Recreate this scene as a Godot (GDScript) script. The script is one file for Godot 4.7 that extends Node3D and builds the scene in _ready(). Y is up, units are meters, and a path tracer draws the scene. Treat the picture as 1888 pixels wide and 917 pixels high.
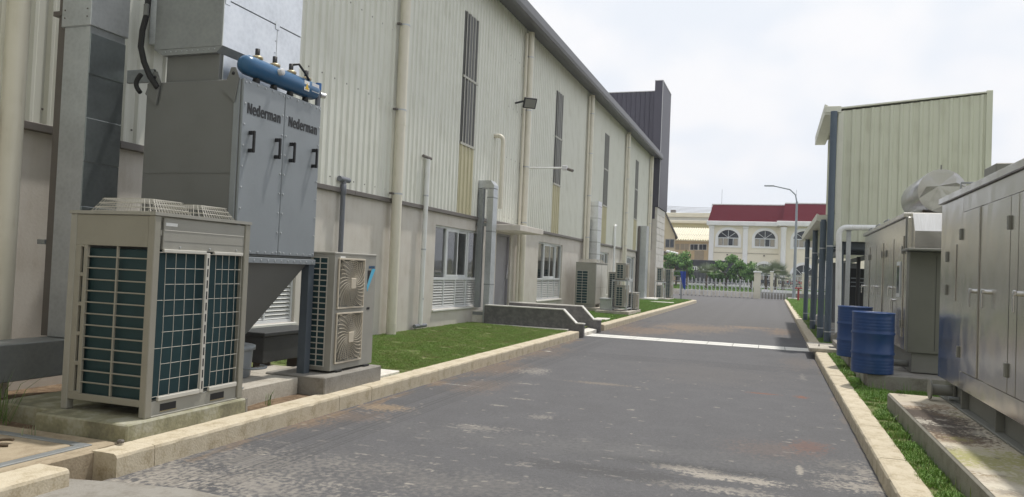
extends Node3D
# An access road between a factory hall and a row of generator enclosures, under a hazy bright sky.

var M = {}
var T = {}
var taken = {}
var local_things = {}
var box_cache = {}
var rng = RandomNumberGenerator.new()

const CAM_H = 1.65
var cam_basis := Basis(Vector3(0.9450, 0.0420, -0.3250), Vector3(-0.0310, 0.9990, 0.0390), Vector3(0.3260, -0.0270, 0.9450)).orthonormalized()

# ------------------------------------------------------------------ pixels to points
func ray(u, v):
	return cam_basis * Vector3((u - 944.0) / 1400.0, -(v - 458.5) / 1400.0, -1.0)
func on_x(u, v, x):
	var d = ray(u, v)
	return Vector3(0, CAM_H, 0) + d * (x / d.x)
func on_y(u, v, y):
	var d = ray(u, v)
	return Vector3(0, CAM_H, 0) + d * ((y - CAM_H) / d.y)
func on_z(u, v, z):
	var d = ray(u, v)
	return Vector3(0, CAM_H, 0) + d * (z / d.z)

# ------------------------------------------------------------------ mesh builder
class MB:
	var st := SurfaceTool.new()
	func _init():
		st.begin(Mesh.PRIMITIVE_TRIANGLES)
		st.set_smooth_group(-1)
	func tri(a, b, c):
		st.add_vertex(a); st.add_vertex(b); st.add_vertex(c)
	func quad(a, b, c, d):
		tri(a, b, c); tri(a, c, d)
	func face(p, c):                       # convex face turned away from c
		var n = (p[1] - p[0]).cross(p[2] - p[0])
		var m = Vector3.ZERO
		for k in p: m += k
		m /= p.size()
		var flip = n.dot(m - c) > 0        # clockwise seen from outside
		for i in range(1, p.size() - 1):
			if flip: tri(p[0], p[i + 1], p[i])
			else: tri(p[0], p[i], p[i + 1])
	func box(c, s, b = 0.0, t := Transform3D.IDENTITY):
		st.set_smooth_group(-1)
		var h = s * 0.5
		b = min(b, min(h.x, min(h.y, h.z)) * 0.6)
		var o = t * c
		for ax in 3:
			var a1 = (ax + 1) % 3
			var a2 = (ax + 2) % 3
			for sg in [-1.0, 1.0]:
				var pts = []
				for q in [[-1, -1], [1, -1], [1, 1], [-1, 1]]:
					var p = Vector3.ZERO
					p[ax] = sg * h[ax]; p[a1] = q[0] * (h[a1] - b); p[a2] = q[1] * (h[a2] - b)
					pts.append(t * (c + p))
				face(pts, o)
		if b <= 0.0: return
		for ax in 3:
			var a1 = (ax + 1) % 3
			var a2 = (ax + 2) % 3
			for s1 in [-1.0, 1.0]:
				for s2 in [-1.0, 1.0]:
					var pts = []
					for q in [[-1, 0], [1, 0], [1, 1], [-1, 1]]:
						var p = Vector3.ZERO
						p[ax] = q[0] * (h[ax] - b)
						p[a1] = s1 * (h[a1] - (b if q[1] == 0 else 0.0)); p[a2] = s2 * (h[a2] - (0.0 if q[1] == 0 else b))
						pts.append(t * (c + p))
					face(pts, o)
		for sx in [-1.0, 1.0]:
			for sy in [-1.0, 1.0]:
				for sz in [-1.0, 1.0]:
					face([t * (c + Vector3(sx * h.x, sy * (h.y - b), sz * (h.z - b))), t * (c + Vector3(sx * (h.x - b), sy * h.y, sz * (h.z - b))), t * (c + Vector3(sx * (h.x - b), sy * (h.y - b), sz * h.z))], o)
	func span(a, b, bev = 0.0):            # box between two corners
		box((a + b) * 0.5, (b - a).abs(), bev)
	func beam(a, b, w, d, up := Vector3.UP):
		var z = (b - a)
		var l = z.length()
		z = z / l
		if abs(z.dot(up)) > 0.99: up = Vector3.RIGHT
		var x = up.cross(z).normalized()
		var y = z.cross(x)
		box(Vector3.ZERO, Vector3(w, d, l), 0.0, Transform3D(Basis(x, y, z), (a + b) * 0.5))
	func tube(pts, r, n = 8, caps = true):
		var rings = []
		var ref = Vector3.UP
		for i in pts.size():
			var d = (pts[min(i + 1, pts.size() - 1)] - pts[max(i - 1, 0)]).normalized()
			if i == 0 and abs(d.dot(ref)) > 0.95: ref = Vector3.RIGHT
			var x = (ref - d * d.dot(ref)).normalized()
			ref = x
			var y = d.cross(x)
			var rr = r[i] if r is Array else r
			var ring = []
			for k in n:
				var a = TAU * k / n
				ring.append(pts[i] + (x * cos(a) + y * sin(a)) * rr)
			rings.append(ring)
		st.set_smooth_group(1)
		for i in rings.size() - 1:
			for k in n:
				var k2 = (k + 1) % n
				quad(rings[i][k], rings[i + 1][k], rings[i + 1][k2], rings[i][k2])
		st.set_smooth_group(-1)
		if caps:
			face(rings[0], pts[1])
			face(rings[-1], pts[-2])
	func lathe(prof, n, t := Transform3D.IDENTITY, sm = true):   # [[r, y], ...] round the local y axis, bottom to top
		for i in prof.size() - 1:
			st.set_smooth_group(10 + i if not sm else 1)
			for k in n:
				var a = TAU * k / n
				var b = TAU * (k + 1) / n
				var p = [prof[i], prof[i + 1]]
				var v = []
				for q in [[0, a], [1, a], [1, b], [0, b]]:
					v.append(t * Vector3(p[q[0]][0] * cos(q[1]), p[q[0]][1], p[q[0]][0] * sin(q[1])))
				quad(v[3], v[2], v[1], v[0])
		st.set_smooth_group(-1)
	func prism(poly, z0, z1, t := Transform3D.IDENTITY):          # 2D polygon in local xy, pushed along z
		st.set_smooth_group(-1)
		var pp = PackedVector2Array(poly)
		if Geometry2D.is_polygon_clockwise(pp): pp.reverse()
		var ix = Geometry2D.triangulate_polygon(pp)
		for i in range(0, ix.size(), 3):
			var a = pp[ix[i]]; var b = pp[ix[i + 1]]; var c = pp[ix[i + 2]]
			if (b - a).cross(c - a) < 0:
				var tmp = b; b = c; c = tmp
			tri(t * Vector3(a.x, a.y, z1), t * Vector3(c.x, c.y, z1), t * Vector3(b.x, b.y, z1))
			tri(t * Vector3(a.x, a.y, z0), t * Vector3(b.x, b.y, z0), t * Vector3(c.x, c.y, z0))
		for i in pp.size():
			var a = pp[i]; var b = pp[(i + 1) % pp.size()]
			quad(t * Vector3(a.x, a.y, z0), t * Vector3(a.x, a.y, z1), t * Vector3(b.x, b.y, z1), t * Vector3(b.x, b.y, z0))
	func done():
		st.generate_normals()
		return st.commit()

# ------------------------------------------------------------------ nodes
func numbered(called):
	if not taken.has(called):
		taken[called] = 0
		return called
	taken[called] += 1
	return "%s_%03d" % [called, taken[called]]

func tag(o, label, category, group = ""):
	o.set_meta("label", label)
	o.set_meta("category", category)
	if group != "": o.set_meta("group", group)
	return o

func thing(called, label, category, at = Vector3.ZERO, turn = 0.0, group = "", is_local = false):
	var o = Node3D.new()
	o.name = numbered(called)
	add_child(o)
	o.position = at
	o.rotation.y = turn
	if is_local: local_things[o] = true
	return tag(o, label, category, group)

func copy_of(root, label, at, turn, group = ""):
	var r = root.duplicate()
	r.name = numbered(String(root.name).rstrip("0123456789").trim_suffix("_"))
	add_child(r)
	r.position = at
	r.rotation.y = turn
	r.set_meta("label", label)
	if group != "": r.set_meta("group", group)
	return r

func rel(parent, p):
	var n = parent
	while n != self and n != null:
		if n.get_parent() == self and local_things.has(n): break
		p -= n.position
		n = n.get_parent()
	return p

func put(parent, called, mesh, mat, at = Vector3.ZERO):
	var o = MeshInstance3D.new()
	o.mesh = mesh
	o.material_override = mat
	if parent == self:
		o.name = numbered(called)
		add_child(o)
		o.position = at
	else:
		o.name = called
		parent.add_child(o, true)
		o.position = rel(parent, at)
	return o

func bmesh(size, bev):
	var key = "%.4f_%.4f_%.4f_%.4f" % [size.x, size.y, size.z, bev]
	if not box_cache.has(key):
		var mb = MB.new()
		mb.box(Vector3.ZERO, size, bev)
		box_cache[key] = mb.done()
	return box_cache[key]

func bx(parent, called, mat, c, size, bev = 0.004):
	return put(parent, called, bmesh(size, bev), mat, c)

func sp(parent, called, mat, a, b, bev = 0.004):
	return bx(parent, called, mat, (a + b) * 0.5, (b - a).abs(), bev)

func tb(parent, called, mat, pts, r, n = 10):
	var o = pts[0]
	var mb = MB.new()
	var q = []
	for p in pts: q.append(p - o)
	mb.tube(q, r, n)
	return put(parent, called, mb.done(), mat, o)

func lt(parent, called, mat, at, prof, n = 20, basis := Basis.IDENTITY, sm = true):
	var mb = MB.new()
	mb.lathe(prof, n, Transform3D(basis, Vector3.ZERO), sm)
	return put(parent, called, mb.done(), mat, at)

func mbput(parent, called, mb, mat):
	var o = put(parent, called, mb.done(), mat, rel_zero(parent))
	return o
func rel_zero(parent):                   # a mesh built in the thing's own (or world) coordinates
	return Vector3.ZERO

func structure(o):
	o.set_meta("kind", "structure")
	return o
func stuff(o):
	o.set_meta("kind", "stuff")
	return o

# ------------------------------------------------------------------ textures and materials
func noise_bytes(size, freq, octaves, sd, type = FastNoiseLite.TYPE_SIMPLEX_SMOOTH, sx = 1, sy = 1):
	var f = FastNoiseLite.new()
	f.seed = sd
	f.noise_type = type
	f.frequency = freq
	f.fractal_type = FastNoiseLite.FRACTAL_FBM if octaves > 1 else FastNoiseLite.FRACTAL_NONE
	f.fractal_octaves = max(octaves, 1)
	var im = f.get_seamless_image(size / sx, size / sy)
	if sx != 1 or sy != 1: im.resize(size, size, Image.INTERPOLATE_CUBIC)
	im.convert(Image.FORMAT_L8)
	return im.get_data()

func srgb8(x):
	x = clampf(x, 0.0, 1.0)
	return int(round(255.0 * (x * 12.92 if x <= 0.0031308 else 1.055 * pow(x, 1.0 / 2.4) - 0.055)))

# layers: [bytes, weight]; stops: [position, linear colour]
func ramp_tex(size, layers, stops):
	var lut = PackedByteArray()
	for i in 256:
		var t = i / 255.0
		var c = stops[-1][1]
		for k in stops.size() - 1:
			if t <= stops[k + 1][0]:
				c = stops[k][1].lerp(stops[k + 1][1], clampf((t - stops[k][0]) / max(stops[k + 1][0] - stops[k][0], 0.0001), 0, 1))
				break
		lut.append(srgb8(c.r)); lut.append(srgb8(c.g)); lut.append(srgb8(c.b))
	var out = PackedByteArray()
	out.resize(size * size * 3)
	var total = 0.0
	for l in layers: total += l[1]
	var nl = layers.size()
	var a0 = layers[0][0]; var w0 = layers[0][1] / total
	var a1 = layers[min(1, nl - 1)][0]; var w1 = (layers[1][1] / total) if nl > 1 else 0.0
	var a2 = layers[min(2, nl - 1)][0]; var w2 = (layers[2][1] / total) if nl > 2 else 0.0
	for i in size * size:
		var v = 3 * int(clampf(a0[i] * w0 + a1[i] * w1 + a2[i] * w2, 0, 255))
		out[3 * i] = lut[v]; out[3 * i + 1] = lut[v + 1]; out[3 * i + 2] = lut[v + 2]
	var im = Image.create_from_data(size, size, false, Image.FORMAT_RGB8, out)
	im.generate_mipmaps()
	return ImageTexture.create_from_image(im)

func normal_tex(size, bytes, strength):
	var im = Image.create_from_data(size, size, false, Image.FORMAT_L8, bytes)
	im.convert(Image.FORMAT_RGBA8)
	im.bump_map_to_normal_map(strength)
	return ImageTexture.create_from_image(im)

func C(r, g, b):
	return Color(r, g, b)

func mk(color, rough, metal = 0.0, tex = null, scale = 1.0, nrm = null, nscale = 0.3):
	var m = StandardMaterial3D.new()
	m.albedo_color = Color(color.r, color.g, color.b).linear_to_srgb()
	m.roughness = rough
	m.metallic = metal
	if tex != null or nrm != null:
		m.uv1_triplanar = true
		m.uv1_world_triplanar = true
		m.uv1_scale = Vector3.ONE * scale
	if tex != null: m.albedo_texture = tex
	if nrm != null:
		m.normal_enabled = true
		m.normal_texture = nrm
		m.normal_scale = nscale
	return m

func make_materials():
	var S = 512
	var fine = noise_bytes(S, 0.09, 3, 1)
	var mid = noise_bytes(S, 0.02, 5, 2)
	var coarse = noise_bytes(S, 0.006, 5, 3)
	var cell = noise_bytes(S, 0.05, 1, 4, FastNoiseLite.TYPE_CELLULAR)
	var streak = noise_bytes(S, 0.03, 4, 5, FastNoiseLite.TYPE_SIMPLEX_SMOOTH, 1, 16)
	var brushed = noise_bytes(S, 0.2, 2, 6, FastNoiseLite.TYPE_SIMPLEX_SMOOTH, 1, 16)
	var wave = noise_bytes(S, 0.007, 2, 7)
	var wisp = noise_bytes(S, 0.03, 4, 8, FastNoiseLite.TYPE_SIMPLEX_SMOOTH, 4, 1)
	T.plain = ramp_tex(S, [[coarse, 1.0], [fine, 0.35]], [[0.0, C(.86, .86, .85)], [0.45, C(.95, .95, .94)], [1.0, C(1, 1, 1)]])
	T.plaster = ramp_tex(S, [[coarse, 1.0], [streak, 0.5], [fine, 0.25]], [[0.0, C(.78, .75, .70)], [0.35, C(.93, .92, .90)], [0.6, C(.98, .98, .97)], [1.0, C(1, 1, 1)]])
	T.streak = ramp_tex(S, [[streak, 1.0], [coarse, 0.7]], [[0.0, C(.74, .73, .68)], [0.4, C(.94, .94, .92)], [1.0, C(1, 1, 1)]])
	T.concrete = ramp_tex(S, [[coarse, 1.0], [mid, 0.8], [fine, 0.7]], [[0.0, C(.42, .38, .32)], [0.35, C(.74, .71, .66)], [0.55, C(.9, .88, .84)], [1.0, C(1, 1, .98)]])
	T.kerb = ramp_tex(S, [[mid, 1.0], [fine, 0.9], [coarse, 1.0]], [[0.0, C(.38, .34, .30)], [0.3, C(.70, .66, .58)], [0.5, C(.90, .88, .84)], [1.0, C(1, 1, 1)]])
	T.darkrender = ramp_tex(S, [[coarse, 1.0], [mid, 1.0], [fine, 0.8]], [[0.0, C(.5, .5, .5)], [0.5, C(.8, .8, .8)], [0.62, C(1.1, 1.1, 1.08)], [0.72, C(2.6, 2.5, 2.4)], [1.0, C(3.4, 3.3, 3.2)]])
	T.moss = ramp_tex(S, [[coarse, 1.5], [wisp, 1.1], [fine, 0.5]], [[0.0, C(.07, .055, .042)], [0.40, C(.16, .115, .08)], [0.48, C(.34, .27, .19)], [0.55, C(.50, .45, .36)], [0.62, C(.44, .42, .26)], [0.75, C(.52, .49, .40)], [1.0, C(.60, .57, .52)]])
	T.green = ramp_tex(S, [[coarse, 1.2], [mid, 0.8], [fine, 0.4]], [[0.0, C(.10, .095, .06)], [0.35, C(.20, .19, .13)], [0.5, C(.27, .26, .17)], [0.62, C(.34, .33, .25)], [1.0, C(.44, .43, .38)]])
	T.galv = ramp_tex(S, [[cell, 0.7], [coarse, 0.8], [fine, 0.3]], [[0.0, C(.72, .73, .74)], [0.5, C(.88, .89, .9)], [1.0, C(1, 1, 1)]])
	T.steel = ramp_tex(S, [[brushed, 1.0], [coarse, 0.8]], [[0.0, C(.82, .81, .79)], [0.5, C(.92, .91, .89)], [1.0, C(1, 1, .99)]])
	T.soil = ramp_tex(S, [[mid, 1.0], [fine, 0.8], [coarse, 0.7]], [[0.0, C(.05, .035, .02)], [0.45, C(.13, .085, .05)], [0.6, C(.20, .14, .085)], [1.0, C(.28, .21, .14)]])
	T.lawn = ramp_tex(S, [[mid, 1.0], [fine, 0.9], [coarse, 0.9]], [[0.0, C(.06, .05, .03)], [0.38, C(.12, .12, .045)], [0.55, C(.125, .17, .045)], [1.0, C(.18, .26, .06)]])
	T.asphalt = ramp_tex(S, [[fine, 1.2], [mid, 0.7], [coarse, 0.8]], [[0.0, C(.55, .55, .55)], [0.4, C(.85, .85, .85)], [0.6, C(1, 1, 1)], [1.0, C(1.0, 1.0, 1.0)]])
	T.grit = ramp_tex(S, [[fine, 1.0]], [[0.0, C(.35, .35, .35)], [0.4, C(.75, .75, .75)], [0.6, C(.9, .9, .9)], [1.0, C(1, 1, 1)]])
	T.n_fine = normal_tex(S, fine, 2.0)
	T.n_mid = normal_tex(S, mid, 3.0)
	T.n_wave = normal_tex(S, wave, 6.0)

	M.cladding = mk(C(.715, .72, .66), 0.5, 0.0, T.streak, 0.35)
	M.plaster = mk(C(.62, .585, .54), 0.85, 0.0, T.plaster, 0.45, T.n_fine, 0.12)
	M.fascia = mk(C(.13, .13, .145), 0.45, 0.0, T.plain, 0.6)
	M.trim = mk(C(.14, .125, .115), 0.5, 0.0, T.plain, 0.6)
	M.pvc = mk(C(.74, .70, .60), 0.4, 0.0, T.streak, 0.8)
	M.pvc_white = mk(C(.80, .81, .82), 0.4, 0.0, T.streak, 1.1)
	M.pvc_grey = mk(C(.17, .18, .21), 0.45, 0.0, T.plain, 1.0)
	M.pvc_blue = mk(C(.085, .115, .155), 0.42, 0.0, T.plain, 1.0)
	M.strip_pale = mk(C(.50, .46, .30), 0.45, 0.0, T.streak, 0.5)
	M.strip_dark = mk(C(.11, .11, .105), 0.4, 0.0, T.streak, 0.5)
	M.strip_rib = mk(C(.42, .41, .36), 0.45, 0.0, T.plain, 0.6)
	M.alu = mk(C(.68, .70, .72), 0.38, 0.0, T.plain, 1.0)
	M.louvre = mk(C(.72, .72, .70), 0.45, 0.0, T.plain, 0.8)
	M.door = mk(C(.30, .29, .32), 0.5, 0.0, T.plain, 0.6)
	M.black = mk(C(.018, .018, .02), 0.5)
	M.rubber = mk(C(.02, .02, .02), 0.8)
	M.room = mk(C(.38, .38, .37), 0.9, 0.0, T.plain, 0.3)
	M.asphalt = mk(C(.112, .108, .108), 0.88, 0.0, T.asphalt, 0.4, T.n_fine, 0.3)
	M.kerb = mk(C(.60, .54, .43), 0.9, 0.0, T.kerb, 0.9, T.n_fine, 0.35)
	M.concrete = mk(C(.52, .495, .45), 0.9, 0.0, T.concrete, 0.55, T.n_fine, 0.3)
	M.concrete_grey = mk(C(.30, .29, .275), 0.9, 0.0, T.concrete, 0.6, T.n_fine, 0.3)
	M.concrete_tan = mk(C(.42, .355, .265), 0.9, 0.0, T.concrete, 0.8, T.n_fine, 0.3)
	M.white_concrete = mk(C(.80, .79, .76), 0.85, 0.0, T.concrete, 0.3, T.n_fine, 0.2)
	M.moss = mk(C(.27, .265, .235), 0.9, 0.0, T.concrete, 0.8, T.n_fine, 0.35)
	M.green_slab = mk(C(1, 1, 1), 0.9, 0.0, T.green, 0.55, T.n_fine, 0.35)
	M.dark_render = mk(C(.165, .16, .16), 0.85, 0.0, T.darkrender, 0.9, T.n_mid, 0.3)
	M.white_cap = mk(C(.70, .69, .66), 0.7, 0.0, T.plain, 1.0)
	M.galv = mk(C(.58, .60, .62), 0.42, 0.7, T.galv, 0.9, T.n_wave, 0.15)
	M.galv_dull = mk(C(.33, .345, .35), 0.5, 0.4, T.galv, 0.9)
	M.bright_galv = mk(C(.80, .82, .85), 0.30, 0.75, T.galv, 0.7, T.n_wave, 0.25)
	M.steel = mk(C(.62, .61, .59), 0.21, 1.0, T.steel, 0.5, T.n_wave, 0.16)
	M.steel_foil = mk(C(.52, .52, .53), 0.27, 1.0, T.steel, 0.7, T.n_wave, 0.5)
	M.duct_dark = mk(C(.42, .46, .48), 0.3, 0.9, T.galv, 0.9, T.n_wave, 0.2)
	M.box_dark = mk(C(.075, .078, .08), 0.45, 0.3, T.galv, 0.9)
	M.chrome = mk(C(.72, .72, .72), 0.22, 0.9)
	M.enclosure_grey = mk(C(.17, .17, .145), 0.55, 0.0, T.plain, 0.6)
	M.skid = mk(C(.22, .22, .20), 0.55, 0.1, T.plain, 0.8)
	M.hvac = mk(C(.31, .295, .25), 0.5, 0.0, T.plain, 0.9)
	M.hvac_pale = mk(C(.35, .34, .305), 0.5, 0.0, T.plain, 0.9)
	M.hvac_white = mk(C(.62, .60, .55), 0.5, 0.0, T.plain, 0.9)
	M.coil = mk(C(.018, .056, .066), 0.55, 0.2, T.steel, 1.5)
	M.wire = mk(C(.50, .48, .43), 0.45)
	M.wire_tan = mk(C(.58, .52, .42), 0.45)
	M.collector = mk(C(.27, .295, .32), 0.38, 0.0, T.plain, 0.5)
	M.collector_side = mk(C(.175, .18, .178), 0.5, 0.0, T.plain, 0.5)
	M.leg_paint = mk(C(.085, .105, .13), 0.45, 0.0, T.plain, 0.9)
	M.ink = mk(C(.012, .012, .014), 0.5)
	M.tank_blue = mk(C(.028, .115, .25), 0.32, 0.0, T.plain, 0.8)
	M.cap_blue = mk(C(.02, .13, .38), 0.4)
	M.yellow = mk(C(.65, .42, .03), 0.5)
	M.white = mk(C(.78, .78, .77), 0.5)
	M.brass = mk(C(.45, .38, .25), 0.4, 0.7)
	M.drum = mk(C(.018, .06, .20), 0.38, 0.0, T.plain, 0.7)
	M.olive = mk(C(.60, .615, .505), 0.5, 0.0, T.streak, 0.3)
	M.olive_trim = mk(C(.70, .70, .61), 0.5, 0.0, T.plain, 0.5)
	M.tower = mk(C(.055, .05, .072), 0.5, 0.0, T.plain, 0.3)
	M.tower_edge = mk(C(.50, .50, .52), 0.5)
	M.stone = mk(C(.62, .60, .57), 0.75, 0.0, T.plaster, 0.5)
	M.cream = mk(C(.86, .80, .66), 0.85, 0.0, T.plain, 0.12)
	M.villa_white = mk(C(.86, .86, .87), 0.8, 0.0, T.plain, 0.2)
	M.red_tile = mk(C(.13, .010, .018), 0.7, 0.0, T.plain, 0.4)
	M.red_tile.metallic_specular = 0.15
	M.tan_wall = mk(C(.66, .55, .38), 0.85, 0.0, T.plain, 0.15)
	M.roof_pale = mk(C(.70, .66, .52), 0.6, 0.0, T.plain, 0.2)
	M.roof_grey = mk(C(.55, .55, .50), 0.6, 0.0, T.plain, 0.2)
	M.olive_far = mk(C(.42, .38, .20), 0.7, 0.0, T.plain, 0.2)
	M.dark_glass = mk(C(.035, .04, .045), 0.08)
	M.curtain = mk(C(.42, .38, .32), 0.9, 0.0, T.streak, 0.6)
	M.bark = mk(C(.13, .10, .07), 0.9, 0.0, T.concrete, 1.5)
	M.gate_grey = mk(C(.62, .63, .64), 0.45, 0.2)
	M.fence_paint = mk(C(.24, .25, .26), 0.5)
	M.cream_post = mk(C(.74, .70, .58), 0.8, 0.0, T.plain, 0.5)
	M.red_paint = mk(C(.30, .035, .03), 0.5)
	M.lamp_grey = mk(C(.30, .33, .36), 0.4, 0.4)
	M.soil = mk(C(1, 1, 1), 0.95, 0.0, T.soil, 0.9, T.n_mid, 0.6)
	M.lawn = mk(C(1.0, 1.0, 1.0), 0.95, 0.0, T.lawn, 0.7, T.n_mid, 0.6)
	M.tarp = mk(C(.015, .06, .36), 0.6)
	M.sign_black = mk(C(.045, .045, .055), 0.5, 0.0, T.plain, 0.3)
	M.paper = mk(C(.62, .62, .64), 0.6)
	var g = StandardMaterial3D.new()
	g.albedo_color = Color(0.14, 0.16, 0.17, 0.25)
	g.transparency = BaseMaterial3D.TRANSPARENCY_ALPHA
	g.roughness = 0.03
	g.metallic_specular = 0.9
	M.glass = g
	for k in [["blade", C(1, 1, 1), 0.35], ["leaf", C(1, 1, 1), 0.3]]:
		var m = StandardMaterial3D.new()
		m.albedo_color = Color.WHITE
		m.vertex_color_use_as_albedo = true
		m.roughness = 0.6
		m.backlight_enabled = true
		m.backlight = Color(k[2], k[2], k[2] * 0.7)
		m.cull_mode = BaseMaterial3D.CULL_DISABLED
		M[k[0]] = m

# ------------------------------------------------------------------ sky, sun, camera
func make_light():
	var cam = Camera3D.new()
	cam.name = "camera"
	add_child(cam)
	cam.transform = Transform3D(cam_basis, Vector3(0, CAM_H, 0))
	cam.fov = rad_to_deg(2.0 * atan(458.5 / 1400.0))
	cam.near = 0.05
	cam.far = 900.0
	cam.current = true
	var W = 1024
	var H = 512
	var im = Image.create(W, H, false, Image.FORMAT_RGBF)
	var f = FastNoiseLite.new()
	f.seed = 11
	f.noise_type = FastNoiseLite.TYPE_SIMPLEX_SMOOTH
	f.frequency = 2.5
	f.fractal_type = FastNoiseLite.FRACTAL_FBM
	f.fractal_octaves = 5
	var f2 = FastNoiseLite.new()
	f2.seed = 23
	f2.frequency = 0.8
	f2.fractal_octaves = 3
	for j in H:
		var th = PI * (j + 0.5) / H
		for i in W:
			var ph = TAU * (i + 0.5) / W
			var d = Vector3(sin(th) * sin(ph), cos(th), sin(th) * cos(ph))
			var c
			if d.y < 0.0:
				c = Color(.30, .29, .27)
			else:
				var p = d / (d.y + 0.35)
				var n = f.get_noise_3d(p.x, p.y * 0.7, p.z) + 0.5 * f2.get_noise_3d(p.x, p.y, p.z)
				var cl = smoothstep(-0.28, 0.42, n)
				c = Color(.87, .915, .985).lerp(Color(1.0, 1.0, 1.02), cl)
				c = c.lerp(Color(.90, .925, .97), exp(-d.y * 7.0) * 0.8)
			im.set_pixel(i, j, c)
	var pan = PanoramaSkyMaterial.new()
	pan.panorama = ImageTexture.create_from_image(im)
	var sky = Sky.new()
	sky.sky_material = pan
	var env = Environment.new()
	env.background_mode = Environment.BG_SKY
	env.sky = sky
	env.tonemap_mode = Environment.TONE_MAPPER_LINEAR
	env.tonemap_exposure = 1.0
	env.sdfgi_enabled = true
	env.ssao_enabled = true
	env.ssil_enabled = true
	env.fog_enabled = true
	env.fog_density = 0.0009
	env.fog_light_color = Color(.86, .89, .95)
	var we = WorldEnvironment.new()
	we.name = "world_environment"
	we.environment = env
	add_child(we)
	var sun = DirectionalLight3D.new()
	sun.name = "sun"
	add_child(sun)
	var to_sun = Vector3(0.155, 1.0, -0.34).normalized()
	sun.look_at_from_position(Vector3.ZERO, -to_sun, Vector3.RIGHT)
	sun.light_energy = 1.05
	sun.light_color = Color(1.0, 0.98, 0.945)
	sun.light_angular_distance = 2.0
	sun.shadow_enabled = true

# ------------------------------------------------------------------ ground, road, kerbs
func sheet(called, mat, x0, x1, z0, z1, y, bump = 0.0, step = 1.0, y_of = null):
	var nx = max(1, int(ceil(abs(x1 - x0) / step)))
	var nz = max(1, int(ceil(abs(z1 - z0) / step)))
	var st = SurfaceTool.new()
	st.begin(Mesh.PRIMITIVE_TRIANGLES)
	st.set_smooth_group(0)
	var f = FastNoiseLite.new()
	f.frequency = 0.6
	f.seed = 5
	var pt = func(i, j):
		var x = lerpf(x0, x1, float(i) / nx)
		var z = lerpf(z0, z1, float(j) / nz)
		var h = y_of.call(x, z) if y_of != null else y
		return Vector3(x, h + bump * f.get_noise_2d(x, z), z)
	for i in nx:
		for j in nz:
			var a = pt.call(i, j); var b = pt.call(i + 1, j); var c = pt.call(i + 1, j + 1); var d = pt.call(i, j + 1)
			st.add_vertex(a); st.add_vertex(c); st.add_vertex(b)
			st.add_vertex(a); st.add_vertex(d); st.add_vertex(c)
	st.generate_normals()
	return structure(put(self, called, st.commit(), mat))

const RX0 = -4.52
const RX1 = 0.93
const RZ0 = -2.5
const RZM = -14.5
const RZ1 = -27.5
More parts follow.
